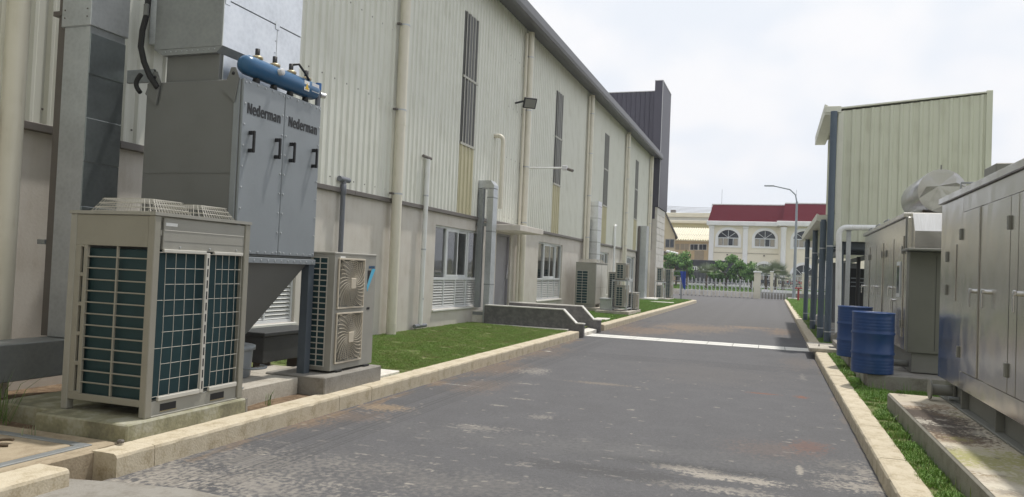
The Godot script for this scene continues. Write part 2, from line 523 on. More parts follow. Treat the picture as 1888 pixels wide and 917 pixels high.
# an image of a flat surface seen from above: base tone, grain, and stains laid where the photograph shows them
func stained(W, H, X0, X1, Z0, Z1, tone, marks, y, speck = 1.0):
	var f = FastNoiseLite.new()
	f.noise_type = FastNoiseLite.TYPE_SIMPLEX_SMOOTH
	f.fractal_type = FastNoiseLite.FRACTAL_FBM
	f.seed = 31
	f.frequency = 0.012
	f.fractal_octaves = 5
	var big = f.get_image(W, H)
	big.convert(Image.FORMAT_L8)
	var bd = big.get_data()
	f.seed = 32
	f.frequency = 0.11
	f.fractal_octaves = 3
	var sm = f.get_image(W, H)
	sm.convert(Image.FORMAT_L8)
	var sd = sm.get_data()
	var col = PackedFloat32Array()
	col.resize(W * H * 3)
	var r2 = RandomNumberGenerator.new()
	r2.seed = 77
	for i in W * H:
		var g = tone.g * (0.86 + 0.16 * bd[i] / 255.0 + 0.16 * sd[i] / 255.0)
		var e = r2.randf()
		if e > 0.93: g *= 1.0 + .3 * speck
		elif e < 0.07: g *= 1.0 - .3 * speck
		col[3 * i] = g * tone.r / tone.g; col[3 * i + 1] = g; col[3 * i + 2] = g * tone.b / tone.g
	var r3 = PackedByteArray()
	r3.resize(W * H)
	for i in W * H: r3[i] = r2.randi() & 255
	for m in marks:
		var cx; var cz
		if m[0] == null:
			cx = m[1].x; cz = m[1].y
		else:
			var p = on_y(float(m[0]), float(m[1]), y)
			cx = p.x; cz = p.z
		var i0 = int((cx - m[2] * 1.9 - X0) / (X1 - X0) * W); var i1 = int((cx + m[2] * 1.9 - X0) / (X1 - X0) * W)
		var j0 = int((cz + m[3] * 1.9 - Z0) / (Z1 - Z0) * H); var j1 = int((cz - m[3] * 1.9 - Z0) / (Z1 - Z0) * H)
		for j in range(max(j0, 0), min(j1 + 1, H)):
			var dz = (Z0 + (Z1 - Z0) * (j + .5) / H - cz) / m[3]
			for i in range(max(i0, 0), min(i1 + 1, W)):
				var dx = (X0 + (X1 - X0) * (i + .5) / W - cx) / m[2]
				var at = j * W + i
				var n = (bd[at] / 255.0 - .5) * 0.7 + (sd[at] / 255.0 - .5) * 1.6 + (r3[at] / 255.0 - .5) * 0.5
				var a = clampf((1.0 - sqrt(dx * dx + dz * dz) + n * m[6]) * 2.6, 0.0, 1.0) * m[5]
				if a > 0.0:
					var q = m[4]
					var v = 0.85 + 0.3 * sd[at] / 255.0
					col[3 * at] = lerpf(col[3 * at], q.r * v, a); col[3 * at + 1] = lerpf(col[3 * at + 1], q.g * v, a); col[3 * at + 2] = lerpf(col[3 * at + 2], q.b * v, a)
	var lut = PackedByteArray()
	for i in 1024: lut.append(srgb8(i / 1023.0))
	var out = PackedByteArray()
	out.resize(W * H * 3)
	for i in W * H * 3:
		out[i] = lut[int(clampf(col[i] * 1023.0, 0, 1023))]
	var im = Image.create_from_data(W, H, false, Image.FORMAT_RGB8, out)
	var m = StandardMaterial3D.new()
	m.albedo_texture = ImageTexture.create_from_image(im)
	m.texture_repeat = false
	m.roughness = 0.86
	m.detail_enabled = true
	m.detail_albedo = T.grit
	m.detail_blend_mode = BaseMaterial3D.BLEND_MODE_MUL
	m.detail_uv_layer = BaseMaterial3D.DETAIL_UV_2
	return m


func road_material(W, H, za, zb):
	var r2 = RandomNumberGenerator.new()
	r2.seed = 78
	# stains, cement splashes and mud: [pixel u, v, half width m, half length m, colour, strength, roughness of the edge]
	var pale = C(.36, .33, .29)
	var mud = C(.25, .165, .10)
	var rust = C(.23, .085, .045)
	var dull = C(.175, .165, .155)
	var marks = [
		[705, 752, .34, .22, C(.30, .225, .15), .85, .7], [640, 768, .4, .4, mud, .3, .9], [560, 778, .4, .3, mud, .25, 1.0],
		[920, 680, .45, .9, mud, .4, 1.0], [880, 712, .4, .7, mud, .25, 1.0], [1010, 650, .4, 1.2, mud, .3, 1.0], [985, 685, .25, .35, pale, .5, 1.2],
		[480, 850, .9, .35, pale, .30, 1.6], [380, 880, .8, .3, pale, .36, 1.6], [300, 870, .4, .25, pale, .45, 1.3], [330, 890, .4, .15, pale, .5, 1.2], [215, 892, .3, .12, pale, .6, .9],
		[560, 880, .9, .3, dull, .25, 1.3], [620, 850, .9, .5, dull, .15, 1.3], [760, 880, 1.0, .3, dull, .2, 1.3], [900, 900, 1.0, .35, dull, .25, 1.4], [500, 905, 1.0, .25, pale, .25, 1.4],
		[1265, 865, .30, .12, pale, .95, .8], [1310, 878, .26, .12, pale, .95, .8], [1390, 888, .30, .13, pale, .9, .9], [1350, 905, .35, .1, pale, .5, 1.2], [1290, 900, .3, .1, pale, .55, 1.2],
		[1600, 900, .42, .18, pale, .75, 1.2], [1560, 880, .25, .15, pale, .5, 1.3], [1590, 870, .1, .3, pale, .6, 1.2], [1550, 860, .2, .2, dull, .7, 1.4], [1475, 868, .035, .22, pale, .9, .6],
		[1405, 726, .24, .05, rust, .8, .8], [1478, 733, .10, .14, rust, .75, .8], [1490, 825, .20, .30, rust, .35, 1.1], [1420, 830, .4, .4, C(.17, .12, .10), .35, 1.2],
		[1110, 708, .55, .10, C(.24, .20, .16), .6, 1.0], [970, 708, .15, .03, pale, .7, .9], [1000, 770, .16, .12, pale, .4, 1.1], [890, 790, .3, .12, pale, .35, 1.3], [920, 748, .1, .04, pale, .6, .9], [960, 736, .15, .05, pale, .5, 1.0],
		[1260, 860, .9, .14, C(.04, .04, .042), .5, 1.3], [1120, 870, .8, .2, C(.055, .053, .054), .5, 1.2],
		[900, 810, 1.8, .35, C(.14, .138, .138), .25, 1.0], [1300, 840, 1.4, .3, C(.14, .138, .138), .22, 1.0], [1080, 820, 1.2, .35, C(.14, .138, .138), .2, 1.0],
		[1380, 600, 1.3, 2.0, C(.27, .19, .125), .75, .9], [1280, 605, 1.3, 2.2, C(.24, .175, .12), .6, 1.0], [1190, 610, 1.0, 2.0, mud, .45, 1.1], [1440, 612, .5, 2.0, mud, .5, 1.0], [1130, 600, .9, 3.0, mud, .35, 1.1],
		[1470, 670, .3, 1.2, C(.15, .125, .11), .4, 1.2], [1300, 690, 1.2, 1.4, C(.13, .12, .115), .4, 1.3], [825, 708, .5, .02, C(.5, .48, .45), .7, .5], [1480, 695, .06, .5, pale, .3, 1.4],
		[1010, 648, .1, .06, C(.6, .58, .54), .9, .5], [930, 657, .06, .05, C(.6, .58, .54), .9, .5], [745, 715, .09, .04, C(.62, .6, .57), .9, .4]]
	for k in 70:
		marks.append([null, Vector2(RX0 + .06 + .10 * r2.randf(), r2.randf_range(-5.0, -18.0)), r2.randf_range(.03, .12), r2.randf_range(.1, .4), C(.22, .16, .11), r2.randf_range(.25, .6), .9])
	for k in 30:
		marks.append([null, Vector2(RX1 - .04 - .05 * r2.randf(), r2.randf_range(-4.0, -18.0)), r2.randf_range(.02, .06), r2.randf_range(.1, .4), C(.17, .14, .12), r2.randf_range(.25, .5), .9])
	for k in 330:
		var z = lerpf(-3.6, -15.0, pow(r2.randf(), 1.6))
		marks.append([null, Vector2(r2.randf_range(RX0 + .1, RX1 - .05), z), r2.randf_range(.010, .05), r2.randf_range(.008, .03), pale, r2.randf_range(.25, .8), .9])
	for k in 140:
		var z = lerpf(-3.6, -7.5, r2.randf())
		marks.append([null, Vector2(r2.randf_range(RX0 + .1, -1.0), z), r2.randf_range(.02, .10), r2.randf_range(.012, .03), pale, r2.randf_range(.2, .5), 1.2])
	return stained(W, H, RX0, RX1, za, zb, C(.108, .107, .113), marks, 0.0)

func pad_material():
	var r2 = RandomNumberGenerator.new()
	r2.seed = 5
	var soot = C(.06, .045, .035)
	var brown = C(.20, .13, .075)
	var moss = C(.30, .29, .11)
	var pale = C(.60, .56, .48)
	var marks = [[1705, 768, .42, .9, brown, .9, .5], [1715, 775, .40, .8, soot, .9, .6], [1740, 790, .36, .6, soot, .8, .8], [1690, 748, .40, .25, brown, .8, .8], [1700, 760, .42, .35, soot, .8, .8], [1720, 778, .40, .30, soot, .8, .9], [1735, 795, .38, .30, soot, .75, .9], [1760, 812, .35, .25, brown, .8, 1.0], [1670, 745, .2, .15, pale, .6, 1.0], [1690, 775, .15, .2, pale, .6, 1.0], [1710, 800, .15, .2, brown, .5, 1.1], [1745, 835, .18, .12, pale, .6, 1.0], [1730, 820, .25, .2, pale, .5, 1.1], [1780, 810, .3, .25, soot, .55, 1.1],
		[1800, 840, .4, .3, moss, .7, 1.1], [1830, 850, .4, .3, moss, .7, 1.1], [1860, 870, .3, .3, moss, .6, 1.1], [1790, 870, .2, .12, brown, .7, 1.1], [1810, 885, .25, .1, brown, .6, 1.1], [1830, 905, .3, .1, brown, .5, 1.2], [1850, 895, .25, .2, pale, .5, 1.1], [1875, 905, .3, .2, pale, .5, 1.1], [1820, 870, .2, .1, pale, .6, 1.0]]
	for k in 40:
		marks.append([null, Vector2(r2.randf_range(1.36, 1.95), r2.randf_range(-3.0, -10.1)), r2.randf_range(.03, .12), r2.randf_range(.03, .12), [brown, soot, moss, pale][r2.randi() % 4], r2.randf_range(.2, .5), 1.2])
	return stained(160, 1024, 1.35, 2.4, -2.0, -10.18, C(.47, .42, .33), marks, .35, 0.1)

func make_ground():
	sheet("ground", M.soil, -160, 160, 40, -420, -0.06, 0.0, 60)
	# road: the near stretch carries its stains, the far stretch the plain asphalt
	var corners = [Vector2(0, 0), Vector2(1, 1), Vector2(1, 0), Vector2(0, 0), Vector2(0, 1), Vector2(1, 1)]
	for part in [[RZ0, RZM, 768, 1536], [RZM, RZ1, 384, 768]]:
		var st = SurfaceTool.new()
		st.begin(Mesh.PRIMITIVE_TRIANGLES)
		for c in corners:
			st.set_normal(Vector3.UP)
			st.set_uv(c)
			st.set_uv2(Vector2(c.x * 5.45, c.y * (part[0] - part[1])) * 1.1)
			st.add_vertex(Vector3(lerpf(RX0, RX1, c.x), 0, lerpf(part[0], part[1], c.y)))
		structure(put(self, "road", st.commit(), road_material(part[2], part[3], part[0], part[1])))
	sheet("road", M.asphalt, RX0, RX1, RZ1, -49.6, 0.0, 0.0, 8)
	sheet("road", M.asphalt, -30, RX1, -49.6, -69.6, 0.0, 0.0, 10)
	sheet("road", M.asphalt, RX0, RX1, 8.0, RZ0, 0.0, 0.0, 8)
	# unpaved and planted ground
	sheet("soil_bed", M.soil, -7.6, -4.74, 3.0, -8.6, 0.15, 0.03, 0.2)
	sheet("lawn", M.lawn, -7.6, -4.74, -8.55, -49.2, 0.17, 0.02, 0.4, func(x, z): return 0.16 + 0.05 * clampf((-4.9 - x) / 2.5, 0, 1))
	sheet("verge", M.lawn, 1.1, 30, 6.0, -69.5, 0.13, 0.02, 1.0, func(x, z): return 0.13 if z > -20.5 else 0.15)
	sheet("lawn", M.lawn, -60, 60, -70.4, -84.0, 0.5, 0.0, 4.0, func(x, z): return 0.48 + 0.3 * (-70.4 - z) / 13.0)
	sheet("forecourt", M.white_concrete, -60, 60, -84.0, -130.0, 0.78, 0.0, 20)

func kerb_mesh(length, h, w, sd):
	# a run of kerb lying along -z, its front on +x; slightly uneven edges
	var f = FastNoiseLite.new()
	f.seed = sd
	f.frequency = 2.5
	var n = max(2, int(length / 0.10))
	var mb = MB.new()
	mb.st.set_smooth_group(-1)
	var rings = []
	for i in n + 1:
		var z = -length * i / n
		var e = 0.005 * f.get_noise_2d(z * 3.0, 0.0) + (0.007 if f.get_noise_2d(z * 6.0, 9.0) > 0.38 else 0.0)
		var g = 0.005 * f.get_noise_2d(z * 2.0, 5.0)
		rings.append([Vector3(0.004 + g, -0.1, z), Vector3(0.0 + g, h - 0.03 - e, z), Vector3(-0.008 - e, h - 0.010 - e, z), Vector3(-0.032 - e, h + g, z), Vector3(-w + 0.02 + e, h + g, z), Vector3(-w + g, h - 0.02, z), Vector3(-w, -0.1, z)])
	for i in n:
		for k in 6:
			mb.quad(rings[i][k], rings[i][k + 1], rings[i + 1][k + 1], rings[i + 1][k])
	mb.face(rings[0].slice(0, 7), Vector3(-w / 2, h / 2, -length / 2))
	mb.face(rings[n].slice(0, 7), Vector3(-w / 2, h / 2, -length / 2))
	return mb.done()

func make_kerbs():
	var joints_left = [-4.37, -4.74, -7.40, -8.12, -10.05, -11.3, -12.7, -13.9, -15.6, -17.1, -18.42]
	var k = structure(Node3D.new())
	k.name = "kerb"
	add_child(k)
	var sd = 1
	for i in joints_left.size() - 1:
		var z = joints_left[i]
		put(k, "kerb_stone", kerb_mesh(z - joints_left[i + 1] - 0.008, 0.17, 0.26, sd), M.kerb, Vector3(-4.5, 0, z)); sd += 1
	var z2 = -21.35
	while z2 > -49.0:
		var l = rng.randf_range(1.6, 3.0)
		l = min(l, z2 + 49.3)
		if l < 0.2: break
		put(k, "kerb_stone", kerb_mesh(l - 0.01, 0.17, 0.26, sd), M.kerb, Vector3(-4.5, 0, z2)); sd += 1
		z2 -= l
	var k2 = structure(Node3D.new())
	k2.name = "kerb_001"
	add_child(k2)
	var z = -2.4
	while z > -63.0:
		if z < -17.3 and z > -19.2:
			z = -19.2
		var l = rng.randf_range(1.3, 2.6)
		if z > -17.4: l = min(l, z + 17.45)
		l = min(l, z + 63.2)
		if l < 0.12: z -= 0.13; continue
		var o = put(k2, "kerb_stone", kerb_mesh(l - 0.008, 0.155, 0.25, sd), M.kerb, Vector3(0.9, 0, z - l)); sd += 1
		o.rotation.y = PI
		z -= l
	# side return of the left kerb where the road opens out
	put(k, "kerb_stone", kerb_mesh(3.0, 0.17, 0.26, 90), M.kerb, Vector3(-4.62, 0, -49.3)).rotation.y = PI / 2
	# drain channel across the road
	var d = thing("drain_channel", "pale concrete drain channel crossing the asphalt between the kerbs", "drain", Vector3(-1.8, 0, -19.55))
	var n = 9
	for i in n:
		var x0 = lerpf(RX0, RX1, float(i) / n)
		var x1 = lerpf(RX0, RX1, float(i + 1) / n)
		sp(d, "cover_slab", M.white_cap, Vector3(x0 + .006, -.05, -19.14), Vector3(x1 - .006, .012, -19.50), .004)
		sp(d, "cover_slab", M.white_cap, Vector3(x0 + .006, -.05, -19.53), Vector3(x1 - .006, .016, -19.92), .004)
	# concrete inlet slab on the right kerb
	var s = thing("inlet_slab", "thin concrete drain inlet slab lying across the right kerb", "slab", Vector3(1.15, 0, -18.3))
	var mb = MB.new()
	mb.span(Vector3(0.78, .155, -17.45), Vector3(1.36, .235, -19.1), .008)
	mbput(s, "slab", mb, M.concrete)
	sp(s, "side_slab", M.concrete, Vector3(1.37, .13, -17.6), Vector3(1.62, .21, -19.0), .008)
	sp(s, "support", M.concrete_grey, Vector3(.93, -.1, -17.5), Vector3(1.33, .152, -19.05), .008)
	sp(s, "grate", M.black, Vector3(1.20, .236, -17.75), Vector3(1.34, .242, -18.15), .002)
	tb(s, "lifting_loop", M.black, [Vector3(1.0, .235, -18.0), Vector3(1.0, .28, -18.0)], .012, 6)

	# inlet gap, second kerb and manhole in the near left corner
	var c2 = structure(Node3D.new())
	c2.name = "kerb_002"
	add_child(c2)
	put(c2, "kerb_stone", kerb_mesh(2.9, 0.17, 0.30, 91), M.kerb, Vector3(-4.47, 0, -1.05))
	sp(c2, "gap_back", M.concrete_tan, Vector3(-4.80, -.25, -3.80), Vector3(-4.72, .165, -4.45), .006)
	sp(c2, "gap_floor", M.concrete_grey, Vector3(-4.72, -.2, -3.95), Vector3(-4.5, -.10, -4.40), .006)
	var ap = MB.new()
	ap.prism([Vector2(-5.3, 3.50), Vector2(-4.72, 4.06), Vector2(-4.25, 4.17), Vector2(-3.72, 4.26), Vector2(-3.3, 4.22), Vector2(-2.9, 3.9), Vector2(-2.8, 1.0), Vector2(-5.3, 1.0)], -.035, .05, Transform3D(Basis(Vector3(1, 0, 0), Vector3(0, 0, -1), Vector3(0, 1, 0)), Vector3.ZERO))
	structure(put(self, "concrete_apron", ap.done(), M.concrete_grey))
	var mh = thing("manhole", "square tan concrete manhole cover with a bent rebar lifting ring", "manhole", Vector3(-5.4, .17, -4.1))
	sp(mh, "surround", M.concrete_tan, Vector3(-6.15, -.05, -3.0), Vector3(-4.81, .165, -4.68), .012)
	var fr = MB.new()
	for e in [[Vector3(-5.93, .155, -3.2), Vector3(-4.88, .176, -3.28)], [Vector3(-5.93, .155, -4.42), Vector3(-4.88, .176, -4.50)], [Vector3(-5.93, .155, -3.28), Vector3(-5.85, .176, -4.42)], [Vector3(-4.96, .155, -3.28), Vector3(-4.88, .176, -4.42)]]:
		fr.span(e[0], e[1], .003)
	mbput(mh, "steel_frame", fr, M.galv_dull)
	sp(mh, "cover", M.concrete_tan, Vector3(-5.83, .15, -3.3), Vector3(-4.98, .180, -4.40), .01)
	var ring = []
	for i in 13:
		var a = PI * 1.45 * i / 12.0 + 0.4
		ring.append(Vector3(-5.38 + .085 * cos(a), .192 + .018 * (i / 12.0), -4.17 + .06 * sin(a)))
	tb(mh, "lifting_ring", M.bark, ring, .012, 7)

# ------------------------------------------------------------------ ribbed sheet metal
# local sheet: x along, y up, ribs towards +z; top edge may slope
func rib_sheet(length, y0, ya, yb, pitch = 0.2, rib = 0.028, top = 0.035, slope = 0.03, backing = true):
	var mb = MB.new()
	var xs = [[0.0, 0.0]]
	var n = int(length / pitch)
	for i in n:
		var c = (i + 0.5) * length / n
		xs.append([c - top / 2 - slope, 0.0]); xs.append([c - top / 2, rib]); xs.append([c + top / 2, rib]); xs.append([c + top / 2 + slope, 0.0])
	xs.append([length, 0.0])
	for i in xs.size() - 1:
		var a = xs[i]; var b = xs[i + 1]
		var ta = lerpf(ya, yb, a[0] / length); var t2 = lerpf(ya, yb, b[0] / length)
		mb.quad(Vector3(a[0], y0, a[1]), Vector3(a[0], ta, a[1]), Vector3(b[0], t2, b[1]), Vector3(b[0], y0, b[1]))
	if backing:
		mb.prism([Vector2(0.002, y0 + .002), Vector2(length - .002, y0 + .002), Vector2(length - .002, yb - .002), Vector2(0.002, ya - .002)], -0.05, -0.004)
	return mb.done()

func wall_sheet(parent, called, mat, z0, z1, y0, y1, x = -7.47, pitch = 0.2):
	# faces +x, from z0 (near) to z1 (far)
	var o = put(parent, called, rib_sheet(z0 - z1, y0, y1, y1, pitch), mat, Vector3(x, 0, z0))
	o.rotation.y = PI / 2
	return o

# ------------------------------------------------------------------ windows of the hall
func hall_window(b, z0, z1, y0 = 0.62, ym = 1.34, y1 = 2.61):
	# frame members in one mesh, panes and louvre slats as pieces
	var x = -7.50
	var fr = MB.new()
	var c = Vector3(x, (y0 + y1) / 2, (z0 + z1) / 2)
	var fx0 = x - .13
	var fx1 = x - .05
	var seg = func(y_a, y_b, z_a, z_b, xa = fx0, xb = fx1):
		fr.span(Vector3(xa, y_a, z_a) - c, Vector3(xb, y_b, z_b) - c, .004)
	var L = z0 - z1
	seg.call(y0, y0 + .05, z0, z1); seg.call(ym - .03, ym + .03, z0, z1, fx0, fx1 + .003); seg.call(y1 - .05, y1, z0, z1)
	var zs = [z0 - .025, z0 - L * .27, z0 - L * .76, z1 + .025]
	for q in zs: seg.call(ym + .03, y1 - .05, q + .03, q - .03)
	for i in 5:
		var q = lerpf(z0 - .02, z1 + .02, i / 4.0)
		seg.call(y0 + .05, ym - .03, q + .02, q - .02)
	var w = put(b, "window", fr.done(), M.alu, c)
	# sliding sashes in the middle light
	var za = zs[1] - .03; var zb = zs[2] + .03; var zm = (za + zb) / 2
	for s in [[za, zm - .02, fx1 + .004], [zm + .02, zb, fx1 - .035]]:
		var sm = MB.new()
		var xa = s[2] - .03
		var o = Vector3(s[2], 0, 0)
		sm.span(Vector3(xa, ym + .031, s[0]), Vector3(s[2], ym + .10, s[1]), .003); sm.span(Vector3(xa, y1 - .11, s[0]), Vector3(s[2], y1 - .051, s[1]), .003)
		sm.span(Vector3(xa, ym + .10, s[0]), Vector3(s[2], y1 - .11, s[0] - .045), .003); sm.span(Vector3(xa, ym + .10, s[1] + .045), Vector3(s[2], y1 - .11, s[1]), .003)
		mbput(w, "sash", sm, M.alu)
		sp(w, "pane", M.glass, Vector3(xa + .01, ym + .1, s[0] - .045), Vector3(xa + .016, y1 - .11, s[1] + .045), 0.0)
	sp(w, "pane", M.glass, Vector3(x - .10, ym + .03, zs[0] - .03), Vector3(x - .094, y1 - .05, zs[1] + .03), 0.0)
	sp(w, "pane", M.glass, Vector3(x - .10, ym + .03, zs[2] - .03), Vector3(x - .094, y1 - .05, zs[3] + .03), 0.0)
	var sl_mesh = null
	for i in 4:
		var q0 = lerpf(z0 - .02, z1 + .02, i / 4.0) - .02
		var q1 = lerpf(z0 - .02, z1 + .02, (i + 1) / 4.0) + .02
		if sl_mesh == null:
			var sm = MB.new()
			sm.box(Vector3.ZERO, Vector3(.062, .008, q0 - q1), 0.0, Transform3D(Basis(Vector3(0, 0, 1), -0.85), Vector3.ZERO))
			sl_mesh = sm.done()
		for j in 10:
			put(w, "slat", sl_mesh, M.louvre, Vector3(x - .085, y0 + .05 + (j + .55) * (ym - y0 - .08) / 10.0, (q0 + q1) / 2))
	return w

func make_hall():
	var b = thing("factory_hall", "long factory hall with pale ribbed metal cladding over a beige rendered wall", "building", Vector3(-7.5, 0, -22))
	var N = 3.8
	var F = -48.3
	var opens = [[-7.95, -10.78], [-16.2, -19.05], [-24.46, -27.55], [-33.4, -36.0], [-40.3, -43.3]]
	var door = [-20.35, -21.62]
	# rendered wall round the openings (thickness 0.2), each stretch a part
	var cuts = []
	for o in opens: cuts.append([o[0], o[1], 0.62, 2.61])
	cuts.append([door[0], door[1], 0.0, 2.66])
	cuts.sort_custom(func(p, q): return p[0] > q[0])
	var z = N
	for c in cuts:
		sp(b, "wall", M.plaster, Vector3(-7.7, -.1, z), Vector3(-7.5, 2.93, c[0]), 0.0)
		if c[2] > 0.0: sp(b, "wall", M.plaster, Vector3(-7.7, -.1, c[0]), Vector3(-7.5, c[2], c[1]), 0.0)
		sp(b, "wall", M.plaster, Vector3(-7.7, c[3], c[0]), Vector3(-7.5, 2.93, c[1]), 0.0)
		z = c[1]
	sp(b, "wall", M.plaster, Vector3(-7.7, -.1, z), Vector3(-7.5, 2.93, F), 0.0)
	# rooms behind the windows
	sp(b, "inner_wall", M.room, Vector3(-11.2, 0, N), Vector3(-11.0, 3.4, F), 0.0)
	sp(b, "inner_floor", M.room, Vector3(-11.0, .0, N), Vector3(-7.71, .5, F), 0.0)
	sp(b, "inner_ceiling", M.room, Vector3(-11.0, 3.0, N), Vector3(-7.71, 3.2, F), 0.0)
	for q in [-13.0, -20.0, -29.5, -38.0]:
		sp(b, "partition", M.room, Vector3(-10.99, .51, q), Vector3(-7.71, 2.99, q - .1), 0.0)
	for o in opens:
		hall_window(b, o[0], o[1])
		sp(b, "window_sill", M.white_cap, Vector3(-7.5, .57, o[0] + .03), Vector3(-7.46, .615, o[1] - .03), .006)
	# door
	var d = sp(b, "door", M.door, Vector3(-7.66, .5, door[0] - .06), Vector3(-7.61, 2.60, door[1] + .06), .004)
	var df = MB.new()
	df.span(Vector3(-7.69, .5, door[0]), Vector3(-7.55, 2.66, door[0] - .055), .004); df.span(Vector3(-7.69, .5, door[1] + .055), Vector3(-7.55, 2.66, door[1]), .004)
	df.span(Vector3(-7.69, 2.605, door[0] - .055), Vector3(-7.55, 2.66, door[1] + .055), .004)
	mbput(b, "door_frame", df, M.door)
	tb(d, "handle", M.chrome, [Vector3(-7.61, 1.35, door[1] + .14), Vector3(-7.54, 1.35, door[1] + .14), Vector3(-7.54, 1.75, door[1] + .14), Vector3(-7.61, 1.75, door[1] + .14)], .012, 7)
	for y in [.8, 1.6, 2.4]: bx(d, "hinge", M.black, Vector3(-7.605, y, door[0] - .065), Vector3(.02, .12, .03), .003)
	# flashing at the foot of the cladding
	var z0 = N
	while z0 > F:
		var z1 = max(z0 - 5.4, F)
		sp(b, "flashing", M.trim, Vector3(-7.5, 2.90, z0), Vector3(-7.415, 2.985, z1 + .006), .006)
		z0 = z1
	# cladding, bay by bay, with the translucent strips let in
	var bays = [N, -5.55, -13.85, -22.2, -30.7, -39.2, -47.3, F]
	var top = 9.12
	var strips = [-0.6, -9.0, -17.3, -25.75, -34.0, -42.2]
	for i in bays.size() - 1:
		var a = bays[i]; var e = bays[i + 1]
		var s = null
		for q in strips:
			if q < a and q - .95 > e: s = q
		if s == null:
			wall_sheet(b, "cladding", M.cladding, a, e, 2.985, top)
			continue
		wall_sheet(b, "cladding", M.cladding, a, s, 2.985, top)
		wall_sheet(b, "cladding", M.cladding, s - .95, e, 2.985, top)
		wall_sheet(b, "cladding", M.cladding, s, s - .95, 8.06, top, -7.47)
		for q in [[2.985, 4.72, M.strip_pale], [4.74, 6.40, M.strip_dark], [6.42, 8.05, M.strip_dark]]:
			var o = wall_sheet(b, "light_strip", q[2], s, s - .95, q[0], q[1], -7.462, 0.19)
			var rb = MB.new()
			for k in 5:
				rb.span(Vector3(-7.434, q[0], s - (k + .5) * .19 + .017), Vector3(-7.429, q[1], s - (k + .5) * .19 - .017))
			if q[2] == M.strip_dark: stuff(mbput(b, "strip_ribs", rb, M.strip_rib))
		sp(b, "strip_lap", M.strip_rib, Vector3(-7.46, 4.70, s), Vector3(-7.425, 4.76, s - .95), .002)
		sp(b, "strip_lap", M.strip_rib, Vector3(-7.46, 6.38, s), Vector3(-7.425, 6.44, s - .95), .002)
	# screws along three purlin lines
	var sc = MB.new()
	for y in [3.15, 4.9, 6.4, 7.9]:
		var q = -4.0
		while q > -30.0:
			sc.box(Vector3(-7.468, y, q), Vector3(.012, .02, .02))
			q -= 0.4
	stuff(mbput(b, "cladding_screws", sc, M.trim))
	# eaves: box gutter, soffit, roof
	var cl = MB.new()
	var prof = [Vector2(-7.52, 9.12), Vector2(-7.0, 9.02), Vector2(-6.96, 8.93), Vector2(-6.84, 8.93), Vector2(-6.80, 9.02), Vector2(-6.80, 9.22), Vector2(-6.84, 9.24), Vector2(-6.84, 9.30), Vector2(-6.90, 9.30), Vector2(-7.52, 9.36)]
	cl.prism(prof, F, N)
	mbput(b, "gutter", cl, M.fascia)
	var rf = MB.new()
	rf.prism([Vector2(-6.95, 9.31), Vector2(-7.0, 9.38), Vector2(-27.0, 11.4), Vector2(-27.0, 11.2)], F, N)
	mbput(b, "roof", rf, M.roof_grey)
	sp(b, "end_wall", M.cladding, Vector3(-27.0, 0, F - .02), Vector3(-7.72, 9.0, F - .2), 0.0)
	sp(b, "back_wall", M.cladding, Vector3(-27.0, 0, N), Vector3(-26.8, 11.1, F), 0.0)
	sp(b, "end_wall", M.cladding, Vector3(-26.79, 0, N), Vector3(-7.72, 9.0, N - .2), 0.0)
	# canopy over the door
	sp(b, "door_canopy", M.plaster, Vector3(-7.499, 2.70, -19.60), Vector3(-6.55, 2.86, -21.80), .01)
	return b

func make_rear_hall():
	# the hall's cross wing behind the photographer, which shades what faces it
	var t = thing("cross_wing", "plain cladding wing of the factory closing the road end", "building", Vector3(-4, 0, 5))
	sp(t, "wall", M.cladding, Vector3(-26, -.1, 4.2), Vector3(14, 12.2, 4.0), 0.0)
	sp(t, "wall_foot", M.plaster, Vector3(-26, -.1, 3.99), Vector3(14, 2.9, 3.9), 0.0)
	sp(t, "roof", M.roof_grey, Vector3(-26, 12.21, 20), Vector3(14, 12.5, 3.6), 0.02)
	sp(t, "stair_bay", M.cladding, Vector3(-7.38, -.1, 3.88), Vector3(-4.0, 12.0, -2.6), 0.02)

func downpipe(z, y0, y1, label, clips, x = -7.31, r = 0.105):
	var t = thing("downpipe", label, "pipe", Vector3(x, y0, z), 0, "beige downpipes on the factory hall wall")
	tb(t, "pipe", M.pvc, [Vector3(x, y0, z), Vector3(x, y1, z)], r, 18)
	for y in clips:
		lt(t, "clip", M.galv, Vector3(x, y, z), [[r + .006, -.015], [r + .006, .015]], 18)
		sp(t, "bracket", M.trim, Vector3(-7.41, y - .02, z + .17), Vector3(x - .02, y + .02, z + r + .002), .003)
	if z < -20.0: tb(t, "side_pipe", M.pvc, [Vector3(x - .05, y0, z + .24), Vector3(x - .05, y1 - .1, z + .24)], .045, 10)
	for y in [y0 + .22, (y0 + y1) * .5]:
		lt(t, "coupling", M.pvc, Vector3(x, y, z), [[r + .0005, -.08], [r + .004, -.078], [r + .004, .078], [r + .0005, .08]], 18, Basis.IDENTITY, false)
	return t

